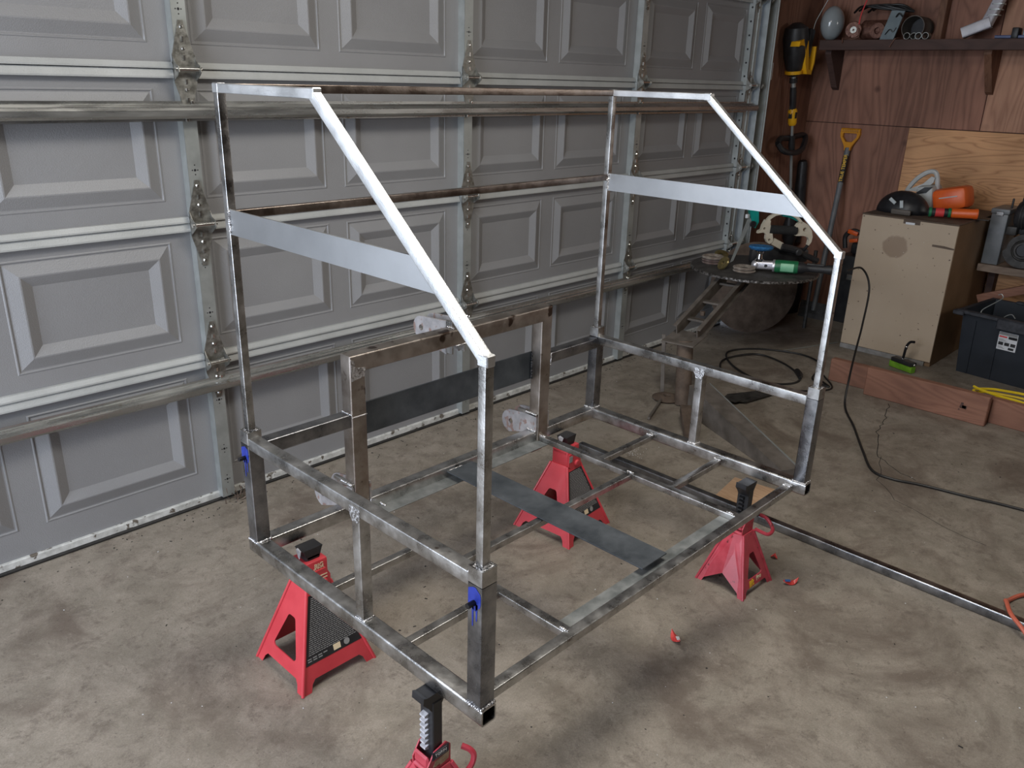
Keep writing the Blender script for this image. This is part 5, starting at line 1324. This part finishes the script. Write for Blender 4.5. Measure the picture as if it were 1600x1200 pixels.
vpl([(.060, .702), (.113, .676), (.098, .641), (.044, .668)], 'cream', 'lower_block', -.004, .02, r)
m = MB(); m.tube(spline([O_ + U_ * .10 + vec(0, 0, .655), O_ + U_ * .19 + vec(0, 0, .634) + N_ * .01, O_ + U_ * .27 + vec(0, 0, .600) + N_ * .01, O_ + U_ * .34 + vec(0, 0, .572)], 5), [.022] * 8 + [.017] * 8, 10); build('dark_arm', m, 'black_plastic', r)
m = MB(); m.lathe([(0, 0), (.018, 0), (.020, .004), (.020, .014), (.014, .018), (0, .018)], O_ + U_ * .204 + vec(0, 0, .626) - N_ * .012, -N_, 10); build('clamp_knob', m, 'black_plastic', r)
m = MB(); m.box(-.055, .30, .03, .08, 0, .085, .02, Matrix.Translation(O_ + vec(0, 0, T2)) @ Matrix((U_, N_, vec(0, 0, 1))).transposed().to_4x4()); build('dark_body', m, 'black_plastic', r)
m = MB(); m.tube([O_ + U_ * .275 + N_ * .012 + vec(0, 0, .668), O_ + U_ * .262 + N_ * .04 + vec(0, 0, .62)], .009, 8); build('lower_stay', m, 'black_plastic', r)
r = thing('hand_saw', 'grey saw blade with bright teal handle leaning against the door track', 'saw', (3.36, 1.40, T2))
m = MB(); m.prism([(-.169, T2 + .001), (-.150, T2 + .010), (-.068, .797), (-.090, .818)], O_ + N_ * .055, U_, (0, 0, 1), N_ * .0015); build('blade', m, 'galv', r, 0)
vpl([(-.093, .852), (-.039, .858), (-.029, .786), (-.046, .752), (-.058, .765), (-.070, .790)], 'teal', 'teal_handle', .045, .028, r)
m = MB(); m.lathe([(0, 0), (.018, 0), (.018, .01), (0, .01)], O_ + U_ * -.066 + vec(0, 0, .776) + N_ * .044, -N_, 14); build('pivot_cap', m, 'black', r)
m = MB(); m.box(-.012, .012, -.008, .008, 0, .022, .002, Matrix.Translation(O_ + U_ * -.100 + N_ * .05 + vec(0, 0, .808))); build('blade_clip', m, 'paper', r)
# dark clutter stored behind the table
def simple(nm, lab, cat, parts, loc, grp=None):
    r = thing(nm, lab, cat, loc, grp)
    for pn, mb_, mt in parts: build(pn, mb_, mt, r, 28)
    return r
m1 = MB(); m1.lathe([(0, 0), (.10, 0), (.118, .30), (.124, .30), (.124, .32), (.114, .32), (.095, .01), (0, .01)], (4.63, 1.675, 0.0), (0, 0, 1), 24)
m2 = MB(); m2.tube(spline([(4.53, 1.58, .29), (4.51, 1.56, .22), (4.53, 1.58, .14)], 5), .003, 6)
simple('bucket', 'dark plastic bucket standing on the floor in the corner behind the round table', 'bucket', (('bucket_wall', m1, 'black_plastic'), ('bail', m2, 'shine')), (4.63, 1.675, 0))
m1 = MB(); m1.box(4.62, 4.88, 1.04, 1.335, 0, .46, .01); m2 = MB(); m2.box(4.612, 4.622, 1.12, 1.26, .30, .34, .002)
simple('tool_case', 'black tool case standing between the corner bucket and the tan cabinet', 'case', (('case_body', m1, 'black_plastic'), ('latch', m2, 'shine')), (4.74, 1.23, 0))
m1 = MB(); m1.tube([(4.30, 1.36, 0.001), (4.30, 1.36, 0.52)], .013, 8)
tag(build('steel_rod', m1, 'dark_iron'), 'upright dark steel rod in front of the black tool case', 'rod')
# orange handled tool resting in the corner by the cabinet
r = thing('hedge_trimmer', 'dark power tool with an orange trigger piece lying on the case left of the cabinet', 'tool', (4.74, 1.20, .461))
m = MB(); m.box(-.05, .05, -.07, .09, 0, .08, .02, xform((4.72, 1.20, .462))); build('body', m, 'black_plastic', r)
m = MB(); m.tube(spline([(4.66, 1.32, .50), (4.66, 1.33, .58), (4.66, 1.28, .62), (4.66, 1.22, .60), (4.66, 1.16, .54)], 5), .016, 8); build('loop_handle', m, 'black_plastic', r)
m = MB(); m.box(-.012, .012, -.04, .03, 0, .028, .006, xform((4.645, 1.285, .598), rx=R(12))); build('orange_guard', m, 'orange', r)
m = MB(); m.box(-.012, .012, -.028, .028, 0, .024, .005, xform((4.645, 1.262, .548), rx=R(-12))); build('orange_trigger', m, 'orange', r)
m = MB(); m.prism([(0, 0), (.08, .01), (.115, .10), (.09, .12), (.05, .06), (0, .05)], (4.66, 1.16, .465), (0, -1, 0), (0, 0, 1), (.05, 0, 0)); build('grey_shroud', m, 'rust_grey', r, 25)
# green floor brush
r = thing('scrub_brush', 'green bristled brush lying on the floor under the round table', 'brush', (4.28, 1.585, 0))
a_, b_ = vec(4.16, 1.60, .022), vec(4.38, 1.59, .050); d_ = (b_ - a_).normalized()
m = MB(); m.sweep(a_ + vec(0, 0, .018), b_ + vec(0, 0, .018), rrect(.07, .022, .006), (0, 0, 1)); build('brush_back', m, 'lime', r)
m = MB(); rnd = random.Random(5)
for i in range(18):
    for j in range(4):
        p = a_.lerp(b_, i / 17) + vec(-d_.y, d_.x, 0) * ((j - 1.5) * .016) + vec(0, 0, .010); e = p + vec(rnd.uniform(-.01, .01), -.008 + rnd.uniform(-.01, .01), -.028)
        m.tube([p, e], .0028, 4)
br = build('bristles', m, 'lime', r, 0); br['kind'] = 'stuff'
m = MB(); m.tube([(4.50, 1.60, 0.002), (4.42, 1.68, .34)], .010, 8)
tag(build('red_handle', m, 'red_old'), 'thin reddish wooden stick leaning behind the green brush', 'stick')
m = MB(); m.tube([(3.70, 1.22, .003), (4.15, 1.06, .003)], .003, 6)
tag(build('thin_rod', m, 'galv'), 'thin pale rod lying flat on the dark floor before the tool case', 'rod')

# ------------------------------------------------------------------ on the wall
# string trimmer hung beside the track
r = thing('string_trimmer', 'yellow and black battery string trimmer hanging upside down beside the door track', 'trimmer', (4.6, 1.78, .65))
def tp(t):  # t 0 top .. 1 bottom along the shaft
    return vec(4.515, 1.785, 1.56).lerp(vec(4.73, 1.775, 0.64), t)
sh0 = (tp(1) - tp(0)).normalized()
m = MB(); m.tube([tp(-.04), tp(.12)], .016, 12); m.tube([tp(.12), tp(1.0)], .0105, 12); sf = build('shaft', m, 'galv', r)
m = MB(); m.tube([vec(4.455, 1.785, 1.885), vec(4.462, 1.785, 1.86), vec(4.47, 1.785, 1.80), vec(4.49, 1.785, 1.69), vec(4.50, 1.785, 1.62), vec(4.513, 1.785, 1.575)], [.03, .070, .080, .070, .052, .030], 16); hsg = build('motor_housing', m, 'black_plastic', r)
m = MB(); m.prism([(-.072, .0), (-.060, .030), (-.02, .046), (.05, .040), (.066, -.01), (.085, -.06), (.105, -.13), (.150, -.135), (.165, -.08), (.165, .01), (.178, .012), (.178, -.09), (.150, -.160), (.09, -.158), (.05, -.10), (.030, -.03), (.01, .005), (-.04, .010)],
                  (4.455, 1.712, 1.745), (1, 0, 0), (0, 0, 1), (0, .06, 0)); build('yellow_frame', m, 'yellow', hsg, 30)
m = MB(); m.tube([vec(4.500, 1.785, 1.605), vec(4.503, 1.785, 1.585)], [.056, .054], 16); build('yellow_collar', m, 'yellow', hsg)
m = MB(); m.box(-.028, .028, -.03, .03, -.085, .085, .010, xform((4.575, 1.755, 1.775), ry=R(8))); build('battery', m, 'black', hsg)
m = MB(); m.tube([tp(.0), tp(.03)], .026, 12); m.tube([tp(.06), tp(.10), tp(.17), tp(.22)], [.020, .022, .022, .018], 12); m.prism([(.0, .0), (.03, -.04), (.05, -.10), (.035, -.15), (.0, -.16)], tp(.10) + vec(0, -.012, 0), (1, 0, 0), (0, 0, 1), (0, .024, 0)); build('rear_handle', m, 'black_plastic', r)
m = MB(); m.tube([tp(.205), tp(.22), tp(.305), tp(.32)], [.024, .031, .029, .022], 14); yg = build('yellow_grip', m, 'yellow', r)
m = MB(); c = tp(.25) + vec(-.012, -.030, 0); m.box(-.012, .012, -.003, .003, -.020, .020, .003, xform(c)); build('lock_button', m, 'black', yg)
m = MB(); c = tp(.445)
pts = [(-.180, .010, .0), (-.15, -.02, -.045), (-.06, -.05, -.060), (.05, -.05, -.045), (.15, -.02, .000), (.215, .01, .030), (.20, .025, .045), (.10, .02, .040), (-.02, .02, .030), (-.13, .02, .030), (-.180, .010, .0)]
m.tube(spline([c + vec(*p) for p in pts], 4), .019, 8); build('front_handle', m, 'black_plastic', r)
m = MB(); m.tube([c - sh0 * .05, c + sh0 * .05], .021, 12); build('handle_clamp', m, 'black_plastic', r)
m = MB(); m.tube([tp(.78), tp(1.0)], .017, 10); build('lower_sleeve', m, 'black_plastic', r)
m = MB(); m.tube([tp(.99), tp(1.06), tp(1.16), tp(1.22)], [.02, .045, .05, .03], 14); build('trimmer_head', m, 'black_plastic', r)
m = MB(); m.box(4.50, 4.53, 1.805, 1.86, 1.855, 1.875, .002); tag(build('wall_hook', m, 'dark_iron'), 'dark hook on the wall behind the string trimmer head', 'hook')
# dark scabbard shape on the wall
m = MB(); m.tube([vec(4.86, 1.80, 1.02), vec(4.865, 1.80, 1.0), vec(4.89, 1.80, .80), vec(4.90, 1.79, .55), vec(4.90, 1.78, .44)], [.026, .034, .040, .042, .03], 12)
tag(build('blade_cover', m, 'black_plastic'), 'long dark rounded cover standing in the corner right of the string trimmer', 'cover')
# shovel: D handle up
r = thing('shovel', 'dark shafted shovel with an amber D handle leaning on the right wall', 'shovel', (4.62, 1.44, .02))
s0, s1 = vec(4.905, 1.515, 1.115), vec(4.66, 1.455, .30); sd_ = (s1 - s0).normalized()
m = MB(); m.tube([s0 - sd_ * .01, s1], .0185, 14); m.tube([s1, s1 + sd_ * .26], [.0185, .016], 12); shf = build('shaft', m, 'grey_case', r)
Uy = vec(0, -1, 0); Vz = -sd_
def dp(poly, nm, t, mat='amber', hole=None, back=0):
    m = MB(); o = s0 + vec(-.012 + back, 0, 0)
    if hole: m.ring_plate(poly, hole, o, Uy, Vz, vec(t, 0, 0))
    else: m.prism(poly, o, Uy, Vz, vec(t, 0, 0))
    return build(nm, m, mat, r, 30)
dg_out = [(-.020, -.005), (.020, -.005), (.024, .020), (.040, .048), (.062, .082), (.068, .110), (.064, .142), (-.064, .142), (-.068, .110), (-.062, .082), (-.040, .048), (-.024, .020)]
dg_in = rtri([(-.022, .052), (.022, .052), (.048, .085), (.048, .112), (-.048, .112), (-.048, .085)], .008)
dh = dp(dg_out, 'd_handle', .026, hole=dg_in)
m = MB(); m.tube([s0 + Uy * -.066 + Vz * .128, s0 + Uy * .066 + Vz * .128], .0165, 12); build('grip_bar', m, 'amber', dh)
m = MB()
for k in range(9): m.box(-.0008, .0008, -.0012, .0012, -.010, .010, 0, xform(s0 + Uy * (-.05 + .0125 * k) + Vz * .128 + vec(-.0168, 0, 0)))
gr = build('grip_ridge', m, 'rust', dh, 0)
dd_ = s0 + sd_ * .13
m = MB(); m.tube([s0 + sd_ * .045, s0 + sd_ * .225], .0189, 16); build('printed_sleeve', m, 'black', shf)
nx = vec(-.95, -.30, 0); nx = (nx - sd_ * nx.dot(sd_)).normalized()
text('lettering', 'TRUE TEMPER', .030, frame_mtx(dd_ + nx * .0196 - nx.cross(sd_) * .0, -sd_, sd_.cross(nx) * -1 if (sd_.cross(nx)).dot(vec(0, 1, 0)) < 0 else sd_.cross(nx)), 'yellow_mark', shf, bold=.0004)
m = MB(); m.prism([(-.10, .0), (.10, .0), (.105, -.16), (.06, -.26), (0, -.30), (-.06, -.26), (-.105, -.16)], s1 + sd_ * .20, (0, -1, 0), sd_ * -1, (.003, 0, 0)); build('blade', m, 'dark_iron', r, 30)

# high shelf
sf = thing('high_shelf', 'dark stained high wooden shelf along the right wall', 'shelf', (4.78, 0.2, 1.735))
m = MB(); m.box(4.655, 4.948, -1.6, 1.700, 1.745, 1.790, .003); build('shelf_board', m, 'lumber', sf, 25)
m = MB(); m.box(4.640, 4.655, -1.6, 1.702, 1.735, 1.795, .002); build('front_edge', m, 'lumber', sf, 25)
for y in (1.68, 0.72):
    m = MB(); m.prism([(0, 0), (.20, 0), (.20, -.03), (.035, -.235), (0, -.25)], (4.945, y - .02, 1.744), (-1, 0, 0), (0, 0, 1), (0, .04, 0)); build('bracket', m, 'lumber' if y > 1 else 'stud', sf, 20)
m = MB(); m.box(4.87, 4.945, 1.040, 1.080, 1.791, ZC, .002)
struct(build('trim_4', m, 'stud', None, 25), 'bare wall stud above the shelf')
m = MB(); m.box(4.87, 4.945, 0.38, 0.42, 1.791, ZC, .002)
struct(build('trim_5', m, 'stud', None, 25))
Z1 = 1.7955
r = thing('glass_globe', 'frosted grey glass lamp globe at the left end of the high shelf', 'globe', (4.76, 1.69, Z1))
m = MB(); m.sphere((4.76, 1.690, Z1 + .105), .084, 1.0, .86, 1.25, 24, 14); build('globe', m, 'globe', r)
m = MB(); m.lathe([(0, 0), (.05, 0), (.05, .02), (.04, .03), (0, .03)], (4.82, 1.715, Z1 + .10), (.6, .8, 0), 18); build('dark_socket', m, 'black', r)
m = MB(); m.tube(spline([(4.66, 1.77, Z1 + .005), (4.66, 1.76, Z1 + .10), (4.67, 1.74, Z1 + .16), (4.67, 1.70, Z1 + .24), (4.69, 1.66, Z1 + .34)], 5), .0025, 6); build('hanging_wire', m, 'galv', r)
# coil of copper wire/pulley
r = thing('wire_spool', 'small round coil of copper wire with a red cord on the high shelf', 'spool', (4.70, 1.515, Z1))
m = MB(); c = (4.695, 1.515, Z1 + .060); m.lathe([(.020, 0), (.046, 0), (.050, .006), (.046, .012), (.020, .014)], c, (-1, -.25, 0), 22, True); build('coil', m, 'copper', r)
m = MB(); m.lathe([(.006, 0), (.022, 0), (.022, .010), (.006, .010)], c, (-1, -.25, 0), 16, True); build('core', m, 'galv_old', r)
m = MB(); m.tube(spline([(4.68, 1.52, Z1 + .02), (4.650, 1.545, Z1 + .008), (4.632, 1.55, Z1 + .007), (4.626, 1.545, Z1 - .02)], 4), .004, 6); m.tube(spline([(4.67, 1.475, Z1 + .07), (4.66, 1.46, Z1 + .02), (4.648, 1.49, Z1 + .008)], 4), .003, 6); build('loose_end', m, 'copper', r)
m = MB(); m.tube(spline([(4.68, 1.48, Z1 + .09), (4.68, 1.475, Z1 + .15), (4.69, 1.455, Z1 + .24)], 4), .004, 6); build('red_cord', m, 'red_print', r)
# dark motor behind with copper windings
r = thing('old_motor', 'dark old electric motor with copper windings on the high shelf', 'motor', (4.80, 1.43, Z1))
m = MB(); m.lathe([(0, 0), (.05, 0), (.06, .01), (.06, .15), (.045, .17), (0, .17)], (4.80, 1.50, Z1 + .062), (0, -1, 0), 18); build('motor_can', m, 'copper', r)
m = MB(); m.lathe([(.020, 0), (.046, 0), (.046, .02), (.02, .02)], (4.74, 1.375, Z1 + .055), (-1, 0, 0), 16, True); build('winding', m, 'copper', r)
m = MB()
for k in range(6): m.tube(spline([(4.82, 1.58 - k * .03, Z1 + .17 + .01 * (k % 3)), (4.75, 1.5 - k * .03, Z1 + .20), (4.76, 1.36 - k * .02, Z1 + .18 + .02 * (k % 2)), (4.80, 1.20, Z1 + .165)], 5), .007, 6)
tag(build('cable_tangle', m, 'cord'), 'tangle of black cables piled over the things on the high shelf', 'cables', kind='stuff')
# blue grey switch box plate
r = thing('switch_plate', 'leaning blue grey sheet metal plate on the high shelf', 'plate', (4.73, 1.30, Z1))
m = MB(); m.prism([(0, 0), (.085, 0), (.115, .165), (.035, .170)], (4.70, 1.345, Z1), (0, -1, 0), (.18, 0, 1), (.012, 0, 0)); pl_ = build('plate_body', m, 'boxplate', r, 0)
m = MB(); m.tube(spline([(4.698, 1.315, Z1 + .03), (4.694, 1.29, Z1 + .06), (4.697, 1.27, Z1 + .045), (4.70, 1.255, Z1 + .07)], 4), .0025, 6); m.tube(spline([(4.71, 1.27, Z1 + .13), (4.70, 1.25, Z1 + .15), (4.71, 1.23, Z1 + .13)], 4), .004, 6); build('wire_end', m, 'black', r)
# stack of pipes
r_ring = thing('duct_ring', 'large dark open pipe ring lying on the high shelf behind small tubes', 'pipe', (4.80, 1.175, Z1))
m = MB(); m.lathe([(.064, 0), (.068, 0), (.068, .16), (.064, .16)], (4.755, 1.175, Z1 + .072), (1, 0, 0), 28, True); build('pipe_wall', m, 'rust_grey', r_ring)
m = MB(); m.lathe([(0, .15), (.0635, .15), (.064, .155), (0, .155)], (4.755, 1.175, Z1 + .072), (1, 0, 0), 20); build('inner_dark', m, 'black', r_ring)
for k, (y, l) in enumerate(((1.172, 'first small steel tube from the left in the row on the high shelf edge'), (1.138, 'second small steel tube of the row, set slightly back, on the high shelf'),
                            (1.102, 'third small tube of the row, with the brightest rim, on the high shelf'), (1.064, 'rightmost small steel tube of the row on the high shelf edge'))):
    rt = thing('small_tube', l, 'tube', (4.70, y, Z1), 'row of four small tubes on the high shelf')
    x0 = 4.672 + (0.018 if k == 1 else 0) - (0.006 if k == 2 else 0)
    m = MB(); m.lathe([(.0165, 0), (.0195, 0), (.0195, .052), (.0165, .052)], (x0, y, Z1 + .0197), (1, 0, 0), 20, True); build('tube_wall', m, 'galv' if k == 2 else 'galv_old', rt)
m = MB(); m.tube([(4.69, 1.215, Z1 + .012), (4.635, 1.225, Z1 + .004), (4.622, 1.245, Z1 - .045)], .0028, 6)
tag(build('bent_rod', m, 'copper'), 'thin bent rod hanging over the high shelf edge below the tubes', 'rod')
# white downspout elbow
r = thing('downspout', 'white square downspout elbow standing on the high shelf', 'downspout', (4.76, .80, Z1))
a_, b_ = vec(4.74, .880, Z1 + .034), vec(4.76, .745, Z1 + .092)
m = MB(); m.hollow(a_, b_, .075, .060, (0, 0, 1), .003, .008); build('elbow_end', m, 'spout', r, 35)
m = MB(); m.sweep(b_ + vec(0, .02, -.01), (4.78, .70, Z1 + .30), rrect(.062, .056, .01), (0, -1, .2)); sp = build('elbow_neck', m, 'spout', r, 35)
m = MB()
for k in range(6):
    p = b_.lerp(vec(4.78, .70, Z1 + .30), .18 + k * .14); m.sweep(p - vec(0, 0, .003), p + vec(0, 0, .003), rrect(.068, .062, .01), (0, -1, .2))
build('crimp', m, 'galv', sp, 35)
# blue clamp
r = thing('bar_clamp', 'dark blue bar clamp lying on the high shelf right of the downspout', 'clamp', (4.75, .50, Z1))
m = MB(); m.sweep((4.72, .695, Z1 + .012), (4.74, .10, Z1 + .012), rrect(.02, .016, .002), (0, 0, 1)); m.sweep((4.76, .695, Z1 + .010), (4.78, .10, Z1 + .010), rrect(.016, .014, .002), (0, 0, 1)); build('bar', m, 'blue_steel', r, 25)
m = MB(); m.box(4.70, 4.78, .575, .610, Z1, Z1 + .06, .006); build('jaw', m, 'black_plastic', r)
m = MB(); m.box(4.71, 4.79, .50, .555, Z1 + .017, Z1 + .065, .004); build('pale_block', m, 'boxplate', r)
